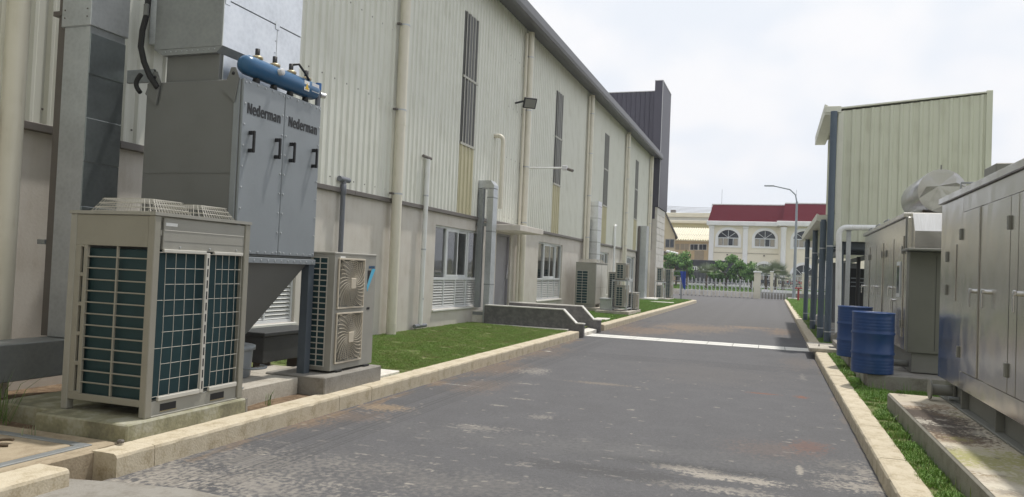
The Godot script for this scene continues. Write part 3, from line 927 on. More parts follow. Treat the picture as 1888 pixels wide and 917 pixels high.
func make_wall_fittings():
	var zs = [-5.55, -13.85, -22.15, -30.6, -39.1, -47.1]
	var names = ["beige downpipe beside the tall galvanised duct and the soil bed", "beige downpipe between the twin-fan unit and the white service pipe", "beige downpipe passing behind the door canopy and ramp walls", "beige downpipe behind the pair of tall outdoor units", "beige downpipe behind the stacked units on the steel rack", "beige downpipe at the dark tower corner beside a steel trunking"]
	for i in zs.size():
		downpipe(zs[i], 0.15, 8.98, names[i], [3.08, 4.8, 6.55, 8.2] if i > 0 else [6.55, 8.2])
	var t = thing("vent_pipe", "grey vent pipe with tee cap behind the twin-fan unit", "pipe", Vector3(-7.42, .2, -11.95))
	tb(t, "pipe", M.pvc_grey, [Vector3(-7.40, .2, -11.95), Vector3(-7.40, 3.12, -11.95)], .045, 12)
	lt(t, "coupling", M.pvc_grey, Vector3(-7.40, 2.95, -11.95), [[.046, -.1], [.055, -.09], [.055, .09], [.046, .1]], 14)
	tb(t, "tee_cap", M.pvc_grey, [Vector3(-7.40, 3.14, -11.80), Vector3(-7.40, 3.14, -12.12)], .05, 12)
	t = thing("service_pipe", "white wrapped service pipe with dark tee at its foot above the lawn", "pipe", Vector3(-7.38, .25, -15.35))
	tb(t, "pipe", M.pvc_white, [Vector3(-7.38, .32, -15.33), Vector3(-7.38, 4.02, -15.36)], .055, 12)
	tb(t, "foot_tee", M.pvc_grey, [Vector3(-7.38, .30, -15.05), Vector3(-7.38, .30, -15.62)], .045, 12)
	tb(t, "cap", M.trim, [Vector3(-7.38, 4.06, -15.12), Vector3(-7.38, 4.06, -15.52)], .035, 10)
	for y in [.9, 2.0, 3.2]: lt(t, "clip", M.galv, Vector3(-7.38, y, -15.345), [[.06, -.015], [.06, .015]], 12)
	# flood light
	t = thing("flood_light", "small black flood light on a wall bracket above the door", "light", Vector3(-7.4, 6.6, -21.3))
	tb(t, "bracket", M.black, [Vector3(-7.45, 6.60, -21.3), Vector3(-7.15, 6.66, -21.3)], .03, 8)
	var hd = bx(t, "housing", M.black, Vector3(-7.0, 6.60, -21.35), Vector3(.40, .32, .07), .015)
	hd.basis = Basis.looking_at(-Vector3(.55, -.45, .7), Vector3.UP)
	bx(hd, "lens", M.skid, Vector3.ZERO, Vector3(.33, .25, .006), .002).position = Vector3(0, 0, .037)
	# camera arm
	t = thing("camera_arm", "thin white arm carrying a small grey security camera on a downpipe", "camera", Vector3(-7.2, 4.78, -22.3))
	tb(t, "arm", M.pvc_white, [Vector3(-7.2, 4.78, -22.2), Vector3(-6.15, 4.78, -22.2)], .028, 8)
	bx(t, "junction_box", M.paper, Vector3(-6.08, 4.78, -22.2), Vector3(.16, .14, .14), .015)
	tb(t, "camera_body", M.trim, [Vector3(-5.98, 4.74, -22.2), Vector3(-5.80, 4.68, -22.12)], .045, 10)
	# steel cable trunking beside the first window, with a hooked pipe above
	t = thing("cable_trunking", "tall galvanised cable trunking with sloping head beside the first window", "trunking", Vector3(-7.2, .2, -18.9))
	var tr = MB.new()
	tr.span(Vector3(-7.20, .2, -18.70), Vector3(-7.03, 3.75, -19.02), .006)
	mbput(t, "trunk", tr, M.galv)
	var hdm = MB.new()
	hdm.prism([Vector2(-7.46, 3.76), Vector2(-7.025, 3.76), Vector2(-7.025, 3.84), Vector2(-7.12, 3.96), Vector2(-7.46, 3.96)], -19.03, -18.69)
	mbput(t, "head", hdm, M.galv)
	sp(t, "rear_trunk", M.galv_dull, Vector3(-7.44, .6, -18.66), Vector3(-7.30, 3.74, -18.80), .004)
	for y in [1.2, 2.6, 3.5]: sp(t, "seam", M.galv_dull, Vector3(-7.205, y, -18.695), Vector3(-7.024, y + .03, -19.025), .003)
	for y in [.4, 2.75]: sp(t, "bracket", M.galv_dull, Vector3(-7.49, y, -18.71), Vector3(-7.205, y + .08, -18.85), .003)
	t = thing("gooseneck_pipe", "cream gooseneck pipe rising above the galvanised trunking head", "pipe", Vector3(-7.38, 3.3, -19.62))
	var g2 = [Vector3(-7.19, 3.30, -19.70), Vector3(-7.19, 5.18, -19.70)]
	for i in range(1, 7):
		var a = PI * .5 * i / 6.0
		g2.append(Vector3(-7.19 - .15 * (1.0 - cos(a)), 5.18 + .15 * sin(a), -19.70))
	g2.append(Vector3(-7.46, 5.33, -19.70))
	tb(t, "pipe", M.pvc, g2, .06, 12)
	# two more trunkings along the wall
	t = thing("cable_trunking", "square bright galvanised duct standing behind the pair of tall outdoor units", "trunking", Vector3(-7.2, .2, -31.3))
	sp(t, "trunk", M.bright_galv, Vector3(-7.40, .2, -30.95), Vector3(-6.95, 4.62, -31.6), .006)
	for y in [2.4, 2.9, 3.4, 3.9, 4.4]: sp(t, "seam", M.galv_dull, Vector3(-7.405, y, -30.945), Vector3(-6.945, y + .02, -31.605), .002)
	t = thing("cable_trunking", "broad galvanised trunking near the stone clad tower foot", "trunking", Vector3(-7.2, .2, -43.9))
	sp(t, "trunk", M.galv, Vector3(-7.38, .3, -43.75), Vector3(-6.95, 4.45, -44.6), .006)
	sp(t, "side_plate", M.trim, Vector3(-7.42, .3, -43.60), Vector3(-7.30, 4.42, -43.74), .004)
	sp(t, "foot", M.white_cap, Vector3(-7.45, .16, -43.4), Vector3(-6.3, .30, -44.9), .01)
	t = thing("vent_pipe", "thin white vent pipe rising behind the rack of outdoor units", "pipe", Vector3(-7.36, .2, -35.4))
	tb(t, "pipe", M.pvc_white, [Vector3(-7.36, .2, -36.6), Vector3(-7.36, 3.9, -36.6), Vector3(-7.36, 3.98, -36.66), Vector3(-7.36, 3.98, -36.85)], .055, 10)
	# pendant lamp in the first room
	t = thing("pendant_lamp", "white pendant lamp hanging inside the first window", "lamp", Vector3(-9.1, 3.0, -18.2))
	tb(t, "cord", M.trim, [Vector3(-9.1, 3.0, -18.2), Vector3(-9.1, 2.25, -18.2)], .012, 6)
	lt(t, "shade", M.white, Vector3(-9.1, 2.12, -18.2), [[.30, 0.0], [.28, .03], [.06, .12], [.03, .16]], 18)

func make_ramp():
	var t = thing("ramp", "entrance ramp with two dark speckled side walls and white coping", "ramp", Vector3(-6, 0, -19.6))
	var fl = MB.new()
	fl.prism([Vector2(-7.5, 0), Vector2(-4.52, 0), Vector2(-4.52, .09), Vector2(-5.2, .18), Vector2(-7.0, .5), Vector2(-7.5, .5)], -20.5, -18.72)
	mbput(t, "ramp_floor", fl, M.white_concrete)
	for q in [[-18.72, -18.56, 0.0], [-20.68, -20.52, .02]]:
		var w = MB.new()
		var pr = [Vector2(-7.1, -.05), Vector2(-4.44, -.05), Vector2(-4.44, .335), Vector2(-4.63, .335), Vector2(-4.98, .665 + q[2]), Vector2(-7.1, .665 + q[2])]
		w.prism(pr, q[0], q[1])
		var o = mbput(t, "side_wall", w, M.dark_render)
		var c = MB.new()
		c.prism([Vector2(-4.425, .336), Vector2(-4.425, .362), Vector2(-4.625, .362), Vector2(-4.97, .692 + q[2]), Vector2(-7.1, .692 + q[2]), Vector2(-7.1, .666 + q[2]), Vector2(-4.98, .666 + q[2]), Vector2(-4.63, .336)], q[0] - .012, q[1] + .012)
		mbput(o, "coping", c, M.white_cap)
	sp(t, "footing", M.white_concrete, Vector3(-7.1, .0, -18.555), Vector3(-4.8, .20, -18.38), .008)
	var k = thing("concrete_block", "loose grey concrete block on the grass beside the far ramp wall", "block", Vector3(-4.95, .17, -21.3))
	sp(k, "block", M.concrete_grey, Vector3(-5.35, .15, -20.95), Vector3(-4.72, .30, -21.25), .012)
	k = thing("paving_slab", "small square pale slab lying in the grass behind the far kerb", "slab", Vector3(-5.0, .17, -23.4))
	sp(k, "slab", M.white_concrete, Vector3(-5.25, .15, -23.2), Vector3(-4.85, .215, -23.9), .01)
	k = thing("paving_slab", "long pale slab in the lawn before the last outdoor units", "slab", Vector3(-5.4, .17, -41.2))
	sp(k, "slab", M.white_concrete, Vector3(-6.2, .16, -41.0), Vector3(-5.0, .215, -41.6), .01)

func make_tower():
	var t = thing("sign_tower", "tall dark ribbed metal fin tower at the end of the hall", "tower", Vector3(-7.3, 0, -49))
	put(t, "ribbed_face", rib_sheet(16.0, 0.0, 13.4, 13.4, 0.3, 0.04, .04, .03), M.tower, Vector3(-23.4, 0, -48.55))
	sp(t, "rear_leaf", M.tower, Vector3(-23.4, 0, -49.2), Vector3(-7.5, 13.38, -48.62), .01)
	sp(t, "parapet", M.tower_edge, Vector3(-23.4, 13.39, -49.2), Vector3(-7.42, 13.44, -48.48), .006)
	sp(t, "pier", M.tower, Vector3(-7.48, 5.95, -52.3), Vector3(-6.98, 14.0, -48.25), .01)
	sp(t, "pier_edge", M.tower_edge, Vector3(-6.995, 5.95, -48.28), Vector3(-6.965, 14.02, -48.235), .004)
	sp(t, "pier_cap", M.tower_edge, Vector3(-7.5, 14.0, -52.32), Vector3(-6.96, 14.05, -48.235), .004)
	sp(t, "wing", M.tower, Vector3(-7.50, 5.2, -48.54), Vector3(-7.2, 13.3, -48.27), .006)
	var core = sp(t, "stone_base", M.plaster, Vector3(-7.7, 0, -51.9), Vector3(-7.08, 5.94, -48.32), 0.0)
	var rows = 14
	var h = 5.9 / rows
	for r in rows:
		for c in 3:
			var z0 = -48.33 - c * 1.19
			sp(core, "stone_tile", M.stone, Vector3(-7.078, .02 + r * h + .012, z0), Vector3(-7.045 + .006 * ((r * 3 + c) % 2), .02 + (r + 1) * h - .012, z0 - 1.165), .006)
	tb(t, "pipe", M.trim, [Vector3(-7.42, 3.2, -48.22), Vector3(-7.42, 9.0, -48.22)], .08, 8)

# ------------------------------------------------------------------ outdoor air conditioning units
# local axes: front +z, width along x, base at y 0
func fan_cage(parent, cx, cz, wx, wz, h, y):
	var mb = MB.new()
	var bot = [Vector2(-wx / 2, -wz / 2 + .07), Vector2(-wx / 2 + .06, -wz / 2), Vector2(wx / 2 - .06, -wz / 2), Vector2(wx / 2, -wz / 2 + .07), Vector2(wx / 2, wz / 2 - .07), Vector2(wx / 2 - .06, wz / 2), Vector2(-wx / 2 + .06, wz / 2), Vector2(-wx / 2, wz / 2 - .07)]
	var k = 0.76
	var P = func(v, t):
		var s = lerpf(1.0, k, t)
		return Vector3(cx + v.x * s, y + h * t, cz + v.y * s)
	for i in 8:
		var a = bot[i]; var b = bot[(i + 1) % 8]
		for t in [0.02, 0.34, 0.67, 1.0]:
			mb.beam(P.call(a, t), P.call(b, t), .007, .007)
		var n = max(2, int(a.distance_to(b) / .034))
		for j in n:
			var v = a.lerp(b, float(j) / n)
			mb.beam(P.call(v, 0.0), P.call(v, 1.0), .0032, .0032)
	var j = -wz / 2 * k + .03
	while j < wz / 2 * k:
		mb.beam(Vector3(cx - wx / 2 * k, y + h, cz + j), Vector3(cx + wx / 2 * k, y + h, cz + j), .0032, .0032)
		j += .036
	for q in [-.12, 0.0, .12]:
		mb.beam(Vector3(cx + q, y + h - .004, cz - wz / 2 * k), Vector3(cx + q, y + h - .004, cz + wz / 2 * k), .005, .005)
	var o = mbput(parent, "fan_guard", mb, M.wire)
	return o

func make_vrf():
	var t = thing("outdoor_unit", "large beige outdoor unit with blue coil and wire guards on a mossy slab", "air conditioner", Vector3(-5.248, .302, -5.51), PI / 2, "", true)
	var hx = .60; var hz = .458; var H = 1.665
	sp(t, "core", M.coil, Vector3(-hx + .05, .13, -hz + .03), Vector3(hx - .04, 1.38, hz - .07), .01)
	# corner posts
	for sx in [-1, 1]:
		for sz in [-1, 1]:
			var c = Vector3(sx * (hx - .035), H / 2, sz * (hz - .035))
			bx(t, "corner_post", M.hvac if sz > 0 else M.hvac_pale, c, Vector3(.07, H, .07), .006)
	# side towards -x: panel, slotted strip, grille
	var side = sp(t, "side_panel", M.hvac, Vector3(-hx + .004, 1.40, -hz + .071), Vector3(-hx + .03, H - .005, hz - .071), .003)
	sp(side, "lower_rail", M.hvac, Vector3(-hx + .004, .09, -hz + .071), Vector3(-hx + .03, .145, hz - .071), .003)
	sp(side, "edge_strip", M.hvac, Vector3(-hx + .004, .145, -hz + .071), Vector3(-hx + .03, 1.40, -hz + .13), .003)
	sp(side, "edge_strip", M.hvac, Vector3(-hx + .004, .145, -hz + .165), Vector3(-hx + .03, 1.40, -hz + .205), .003)
	for i in 6:
		var y = .145 + (1.255) * i / 5.0
		sp(side, "slot_bridge", M.hvac, Vector3(-hx + .005, y - .016, -hz + .13), Vector3(-hx + .029, y + .016, -hz + .165), .002)
	sp(side, "slot_back", M.hvac_pale, Vector3(-hx + .034, .145, -hz + .13), Vector3(-hx + .038, 1.4, -hz + .165), 0.0)
	var z0 = -hz + .205
	var z1 = hz - .071
	sp(side, "grille_stile", M.hvac, Vector3(-hx + .006, .145, (z0 + z1) / 2 - .008), Vector3(-hx + .028, 1.40, (z0 + z1) / 2 + .008), .003)
	for i in 12:
		var y = .145 + 1.255 * (i + 1) / 13.0
		sp(side, "grille_bar", M.hvac, Vector3(-hx + .008, y - .0055, z0), Vector3(-hx + .026, y + .0055, z1), .002)
	for p in [Vector3(-hx, 1.36, z0 - .02), Vector3(-hx, .17, -hz + .18), Vector3(-hx, .11, .1), Vector3(-hx, 1.05, -hz + .18)]:
		bx(side, "screw", M.galv_dull, p + Vector3(.003, 0, 0), Vector3(.006, .012, .012), .002)
	# back and far sides
	sp(t, "back_panel", M.hvac_pale, Vector3(-hx + .071, .09, -hz + .004), Vector3(hx - .071, H - .005, -hz + .026), .003)
	sp(t, "far_panel", M.hvac_pale, Vector3(hx - .03, .09, -hz + .071), Vector3(hx - .004, H - .005, hz - .071), .003)
	# front: fan shroud panel, two coil guards, mullion, base rail
	var fp = sp(t, "front_panel", M.hvac_pale, Vector3(-hx + .11, 1.385, hz - .035), Vector3(hx - .071, H - .012, hz - .012), .004)
	sp(fp, "crease", M.hvac_white, Vector3(-hx + .12, 1.545, hz - .013), Vector3(hx - .08, 1.552, hz - .009), .001)
	sp(fp, "crease", M.skid, Vector3(-hx + .12, 1.455, hz - .0125), Vector3(hx - .08, 1.459, hz - .0105), 0.0)
	sp(fp, "sticker", M.white, Vector3(-hx + .13, 1.585, hz - .0125), Vector3(-hx + .26, 1.612, hz - .010), 0.0)
	for q in [-.3, .06, .42]: bx(fp, "bolt", M.galv, Vector3(q, 1.41, hz - .008), Vector3(.016, .016, .01), .003)
	sp(t, "filler", M.skid, Vector3(-hx + .071, 1.385, hz - .05), Vector3(-hx + .109, H - .012, hz - .036), .002)
	var mu = sp(t, "mullion", M.hvac_white, Vector3(.025, .13, hz - .03), Vector3(.072, 1.375, hz - .006), .003)
	for i in 12: sp(mu, "slot", M.black, Vector3(.041, .16 + i * .10, hz - .0065), Vector3(.056, .23 + i * .10, hz - .0045), 0.0)
	for g in [[-hx + .075, .02], [.078, hx - .085]]:
		var wm = MB.new()
		var xa = g[0] + .075; var xb = g[1] - .01
		for i in 5:
			var x = lerpf(xa, xb, i / 4.0)
			wm.tube([Vector3(x, .155, hz - .018), Vector3(x, .7, hz - .004), Vector3(x, 1.385, hz - .014)], .0027, 5)
		for i in 10:
			var y = .165 + i * .133
			var full = i % 3 == 0
			wm.tube([Vector3(g[0] if full else xa, y, hz - .014), Vector3(g[1] + .01 if full else xb, y, hz - .014)], .0026, 5)
		mbput(t, "wire_guard", wm, M.wire)
		sp(t, "guard_rail", M.hvac_white, Vector3(xa - .01, .125, hz - .028), Vector3(xb + .01, .16, hz - .002), .003)
		sp(t, "guard_rail", M.hvac_white, Vector3(xa - .03, 1.362, hz - .03), Vector3(xb + .01, 1.39, hz - .002), .003)
	var br = sp(t, "base_rail", M.hvac_pale, Vector3(-hx + .071, .012, hz - .045), Vector3(hx - .071, .122, hz - .02), .003)
	for q in [-.33, .27]: sp(br, "lifting_slot", M.black, Vector3(q - .09, .035, hz - .022), Vector3(q + .09, .095, hz - .0185), 0.0)
	for q in [-.33, .27]: sp(br, "slot_lip", M.brass, Vector3(q - .09, .028, hz - .021), Vector3(q + .10, .036, hz - .016), 0.0)
	sp(t, "base_flange", M.hvac_pale, Vector3(-hx + .071, .0, hz - .06), Vector3(hx - .071, .011, hz - .004), .002)
	sp(t, "base_pan", M.skid, Vector3(-hx + .071, .09, -hz + .071), Vector3(hx - .071, .128, hz - .075), .003)
	# roof plate and the two fan cages
	var tp = MB.new()
	var ox = hx + .008; var oz = hz + .008
	for e in [[-ox, -.505, -oz, oz], [-.065, .065, -oz, oz], [.505, ox, -oz, oz], [-.505, -.065, -oz, -.31], [-.505, -.065, .31, oz], [.065, .505, -oz, -.31], [.065, .505, .31, oz]]:
		tp.span(Vector3(e[0], H, e[2]), Vector3(e[1], H + .028, e[3]))
	mbput(t, "top_plate", tp, M.hvac_pale)
	sp(t, "fan_deck", M.hvac_pale, Vector3(-hx + .071, H - .24, -hz + .071), Vector3(hx - .071, H - .21, hz - .071), 0.0)
	for q in [-.285, .285]:
		var fm = MB.new()
		fm.lathe([[0.07, 0.0], [.07, .10], [0.0, .11]], 14, Transform3D(Basis(), Vector3(q, H - .20, 0)))
		for k in 4:
			fm.box(Vector3(.14, 0, 0), Vector3(.15, .006, .12), 0.0, Transform3D(Basis(Vector3.UP, TAU * k / 4.0 + .4) * Basis(Vector3.RIGHT, .45), Vector3(q, H - .13, 0)))
		mbput(t, "fan", fm, M.skid)
	fan_cage(t, -.285, 0.0, .53, .72, .115, H + .029)
	fan_cage(t, .285, 0.0, .53, .72, .115, H + .029)
	return t

func swirl_guard(parent, called, cx, cy, z, s, mat):
	var mb = MB.new()
	var R = s * .5
	for e in [[Vector3(cx - R, cy - R, z), Vector3(cx + R, cy - R + .02, z + .018)], [Vector3(cx - R, cy + R - .02, z), Vector3(cx + R, cy + R, z + .018)], [Vector3(cx - R, cy - R + .02, z), Vector3(cx - R + .02, cy + R - .02, z + .018)], [Vector3(cx + R - .02, cy - R + .02, z), Vector3(cx + R, cy + R - .02, z + .018)]]:
		mb.span(e[0], e[1], .003)
	var lim = R - .016
	for k in 30:
		var a0 = TAU * k / 30.0
		var pts = []
		for i in 9:
			var r = lerpf(.055, R * 1.38, i / 8.0)
			var a = a0 + r * 2.3
			var p = Vector2(cos(a), sin(a)) * r
			if abs(p.x) > lim or abs(p.y) > lim: break
			pts.append(Vector3(cx + p.x, cy + p.y, z + .022 + .012 * (1.0 - r / R)))
		if pts.size() > 1: mb.tube(pts, .0032, 4, false)
	for i in 15:
		var r = .07 + i * (R * 1.3 - .07) / 14.0
		var run = []
		for k in 41:
			var a = TAU * k / 40.0
			var p = Vector2(cos(a), sin(a)) * r
			if abs(p.x) > lim or abs(p.y) > lim:
				if run.size() > 1: mb.tube(run, .0024, 4, false)
				run = []
			else: run.append(Vector3(cx + p.x, cy + p.y, z + .020 + .012 * (1.0 - r / R)))
		if run.size() > 1: mb.tube(run, .0024, 4, false)
	mb.box(Vector3(cx, cy, z + .036), Vector3(.11, .125, .014), .006)
	return mbput(parent, called, mb, mat)

func make_split(called, label, W, D, H, fans, rows, at, turn, group, detailed = true):
	var t = thing(called, label, "air conditioner", at, turn, group, true)
	var y0 = .025
	var fs = (H - .12) / fans
	var s = min(fs - .03, W * .62)
	var cx = -W * .5 + .07 + s / 2
	var dep = D / 2 - .13
	sp(t, "casing", M.hvac_pale, Vector3(-W / 2, y0, -D / 2), Vector3(W / 2, H - .03, dep), .006)
	var fr = MB.new()
	var xa = cx - s * .47; var xb = cx + s * .47
	fr.span(Vector3(-W / 2, y0, dep), Vector3(xa, H - .03, D / 2)); fr.span(Vector3(xb, y0, dep), Vector3(W / 2, H - .03, D / 2))
	var yl = y0
	for i in fans:
		var cy = y0 + .07 + fs * (i + .5) - .02
		fr.span(Vector3(xa, yl, dep), Vector3(xb, cy - s * .47, D / 2))
		yl = cy + s * .47
	fr.span(Vector3(xa, yl, dep), Vector3(xb, H - .03, D / 2))
	mbput(t, "front_panel", fr, M.hvac_pale)
	sp(t, "lid", M.hvac_pale, Vector3(-W / 2 - .006, H - .03, -D / 2 - .006), Vector3(W / 2 + .006, H, D / 2 + .006), .008)
	for q in [-W * .33, W * .33]: sp(t, "foot", M.rubber, Vector3(q - .06, 0, -D / 2 - .02), Vector3(q + .06, y0, D / 2 + .03), .006)
	# coil seen through the side grille
	var za = -D / 2 + .05; var zb = D / 2 - .085
	var cp = sp(t, "side_coil", M.coil, Vector3(-W / 2 - .004, y0 + .05, za), Vector3(-W / 2 + .01, H - .07, zb), 0.0)
	for i in rows + 1:
		var y = y0 + .05 + (H - .12 - y0) * i / rows
		sp(cp, "grille_bar", M.wire, Vector3(-W / 2 - .016, y - .006, za - .03), Vector3(-W / 2 - .005, y + .006, zb + .004), .002)
	for z in [za, (za + zb) / 2, zb]: sp(cp, "grille_bar", M.wire, Vector3(-W / 2 - .015, y0 + .045, z - .006), Vector3(-W / 2 - .0045, H - .065, z + .006), .002)
	for i in fans:
		var cy = y0 + .07 + fs * (i + .5) - .02
		if detailed:
			var fm = MB.new()
			for k in 3:
				var a = TAU * k / 3.0 + i
				var pts = []
				for j in 7:
					var b = a + j * .16
					pts.append(Vector2(cx + cos(b) * s * .44, cy + sin(b) * s * .44))
				pts.append(Vector2(cx + cos(a + .5) * .05, cy + sin(a + .5) * .05))
				fm.prism(pts, D / 2 - .06, D / 2 - .052)
			mbput(t, "fan", fm, M.skid)
			swirl_guard(t, "fan_guard", cx, cy, D / 2 + .004, s, M.wire_tan)
		else:
			var gm = MB.new()
			for k in 14:
				var yy = cy - s * .47 + s * .94 * k / 13.0
				gm.box(Vector3(cx, yy, D / 2 + .012), Vector3(s, .007, .006))
			for k in 5:
				gm.box(Vector3(cx - s * .5 + s * k / 4.0, cy, D / 2 + .016), Vector3(.008, s, .006))
			mbput(t, "fan_guard", gm, M.wire_tan)
	return t

func font(weight = 700):
	var f = SystemFont.new()
	f.font_names = PackedStringArray(["Droid Sans"])
	f.font_weight = weight
	return f

func text(parent, called, words, mat, at, height, turn, squeeze = 1.0, depth = .002):
	var m = TextMesh.new()
	m.text = words
	m.font = font()
	m.font_size = 64
	m.pixel_size = height / 48.0
	m.depth = depth
	m.horizontal_alignment = HORIZONTAL_ALIGNMENT_CENTER
	var o = put(parent, called, m, mat, at)
	o.rotation.y = turn
	o.scale = Vector3(squeeze, 1, 1)
	return o

func make_units():
	make_vrf()
	var g = "outdoor units along the hall wall"
	var a = make_split("outdoor_unit", "tall twin-fan outdoor unit with swirl guards on the grey pad end", .96, .34, 1.40, 2, 19, Vector3(-4.955, .36, -8.10), PI / 2, "")
	# maker's name and two-tone wedge, high on the right of the front
	text(a, "lettering", "DAIKIN", M.tank_blue, Vector3(.375, 1.235, .173), .036, 0.0, .9)
	var lg = MB.new()
	lg.prism([Vector2(.385, 1.215), Vector2(.470, 1.215), Vector2(.285, .93), Vector2(.275, 1.0)], .1705, .1725)
	mbput(a, "emblem", lg, mk(C(.10, .46, .68), .5))
	lg = MB.new()
	lg.prism([Vector2(.280, 1.195), Vector2(.368, 1.195), Vector2(.280, 1.03)], .1705, .1722)
	mbput(a, "emblem", lg, M.ink)
	bx(a, "handle_recess", M.black, Vector3(.33, .72, .171), Vector3(.07, .03, .004), 0.0)
	bx(a, "sticker", M.white, Vector3(-.31, 1.345, .171), Vector3(.11, .02, .003), 0.0)
	# far group behind the ramp: two tall units side by side
	for i in 2:
		var t = thing("outdoor_unit", ["grey tall outdoor unit with side grille just behind the far ramp wall", "grey tall outdoor unit with wire cage standing beyond its twin"][i], "air conditioner", Vector3(-6.68, .33, -28.45 - i * 1.0), PI / 2, "", true)
		var W = .93 if i == 0 else 1.2
		var D = .78; var H = 1.66
		sp(t, "casing", M.hvac_pale, Vector3(-W / 2, .10, -D / 2), Vector3(W / 2, H, D / 2), .012)
		for sx in [-1, 1]: sp(t, "leg", M.hvac_pale, Vector3(sx * (W / 2 - .09) - .06, 0, -D / 2), Vector3(sx * (W / 2 - .09) + .06, .099, D / 2), .006)
		var cp = sp(t, "side_coil", M.coil, Vector3(-W / 2 - .004, .14, -D / 2 + .06), Vector3(-W / 2 + .01, 1.36, D / 2 - .30), 0.0)
		for k in 13: sp(cp, "grille_bar", M.wire, Vector3(-W / 2 - .02, .14 + 1.22 * k / 12.0 - .008, -D / 2 + .05), Vector3(-W / 2 - .005, .14 + 1.22 * k / 12.0 + .008, D / 2 - .29), .002)
		for z in [-D / 2 + .06, -.12, D / 2 - .30]: sp(cp, "grille_bar", M.wire, Vector3(-W / 2 - .02, .13, z - .007), Vector3(-W / 2 - .0045, 1.37, z + .007), .002)
		sp(t, "front_panel", M.hvac_white, Vector3(-W / 2 + .05, .75, D / 2), Vector3(W / 2 - .05, H - .05, D / 2 + .012), .004)
		sp(t, "front_panel", M.hvac_white, Vector3(-W / 2 + .05, .14, D / 2), Vector3(W / 2 - .05, .74, D / 2 + .012), .004)
		sp(t, "top_plate", M.hvac_pale, Vector3(-W / 2 - .01, H, -D / 2 - .01), Vector3(W / 2 + .01, H + .03, D / 2 + .02), .006)
		fan_cage(t, 0.0, 0.0, .72, .7, .12, H + .031)
	var pads = thing("unit_pad", "low concrete pad under the pair of tall outdoor units", "slab", Vector3(-6.6, .2, -29))
	sp(pads, "slab", M.concrete, Vector3(-7.25, .10, -27.8), Vector3(-6.05, .325, -30.3), .01)
	# rack with stacked units
	var rk = thing("equipment_rack", "galvanised angle rack holding two outdoor units one above the other", "rack", Vector3(-5.2, .29, -27.9))
	for x in [-5.52, -4.98]:
		for z in [-27.35, -28.4]:
			sp(rk, "post", M.galv, Vector3(x - .02, .29, z - .02), Vector3(x + .02, 1.42, z + .02), .003)
	for y in [.38, 1.385]:
		for x in [-5.52, -4.98]: sp(rk, "rail", M.galv, Vector3(x - .019, y - .025, -27.371), Vector3(x + .019, y + .015, -28.379), .003)
		for z in [-27.35, -28.4]: sp(rk, "rail", M.galv, Vector3(-5.5, y - .02, z - .018), Vector3(-5.0, y + .012, z + .018), .003)
	make_split("outdoor_unit", "small outdoor unit on the upper shelf of the galvanised rack", .85, .36, .63, 1, 6, Vector3(-5.25, 1.402, -27.86), PI / 2, "", false)
	make_split("outdoor_unit", "small outdoor unit on the lower shelf of the galvanised rack", .85, .36, .82, 1, 8, Vector3(-5.25, .40, -27.86), PI / 2, "", false)
	make_split("outdoor_unit", "squat outdoor unit with tan fan panel beside the rack on its pad", .85, .34, .66, 1, 7, Vector3(-5.02, .295, -28.95), PI / 2, "", false)
	make_split("outdoor_unit", "narrow tall outdoor unit standing behind the galvanised rack", .95, .34, 1.40, 2, 17, Vector3(-5.75, .295, -29.0), PI / 2, "", false)
	var gb = thing("steel_box", "low square galvanised box on the ground before the rack", "box", Vector3(-5.72, .29, -27.7))
	sp(gb, "body", M.galv, Vector3(-5.97, .29, -27.45), Vector3(-5.54, .66, -27.95), .01)
	sp(gb, "lid", M.galv, Vector3(-6.0, .662, -27.42), Vector3(-5.53, .72, -27.98), .008)
	var p2 = thing("unit_pad", "low concrete pad carrying the galvanised rack and its units", "slab", Vector3(-5.3, .2, -28.3))
	sp(p2, "slab", M.concrete, Vector3(-6.05, .10, -27.0), Vector3(-4.82, .29, -29.6), .01)
	# last group by the tower
	var p3 = thing("unit_pad", "thin concrete pad under the outdoor units by the stone clad tower", "slab", Vector3(-6.4, .2, -46.9))
	sp(p3, "slab", M.concrete, Vector3(-7.3, .10, -45.8), Vector3(-5.85, .25, -48.6), .01)
	make_split("outdoor_unit", "lower small outdoor unit in the last stack by the tower", .85, .36, .80, 1, 8, Vector3(-6.42, .255, -46.35), PI / 2, "", false)
	var fr = thing("equipment_rack", "steel angle stand of the last stacked outdoor units", "rack", Vector3(-6.4, .25, -46.4))
	for x in [-6.68, -6.16]:
		for z in [-45.88, -46.85]: sp(fr, "post", M.galv, Vector3(x - .02, .25, z - .02), Vector3(x + .02, 1.24, z + .02), .003)
	for x in [-6.68, -6.16]: sp(fr, "rail", M.galv, Vector3(x - .019, 1.21, -45.9), Vector3(x + .019, 1.245, -46.83), .003)
	for z in [-45.88, -46.85]: sp(fr, "rail", M.galv, Vector3(-6.66, 1.205, z - .018), Vector3(-6.18, 1.24, z + .018), .003)
	make_split("outdoor_unit", "upper small outdoor unit in the last stack by the tower", .85, .36, .85, 1, 7, Vector3(-6.42, 1.247, -46.35), PI / 2, "", false)
	make_split("outdoor_unit", "tall rounded outdoor unit behind the last stack by the tower", .95, .40, 1.80, 2, 20, Vector3(-6.1, .255, -47.9), PI / 2, "", false)
	var pl = thing("plank_pile", "pale boards lying on the ground by the stone clad tower", "boards", Vector3(-6.6, .2, -44.9))
	for i in 3: sp(pl, "board", M.white_concrete, Vector3(-7.0 + i * .06, .18 + i * .045, -44.95 + i * .03), Vector3(-6.0 + i * .05, .222 + i * .045, -45.45 + i * .04), .006)

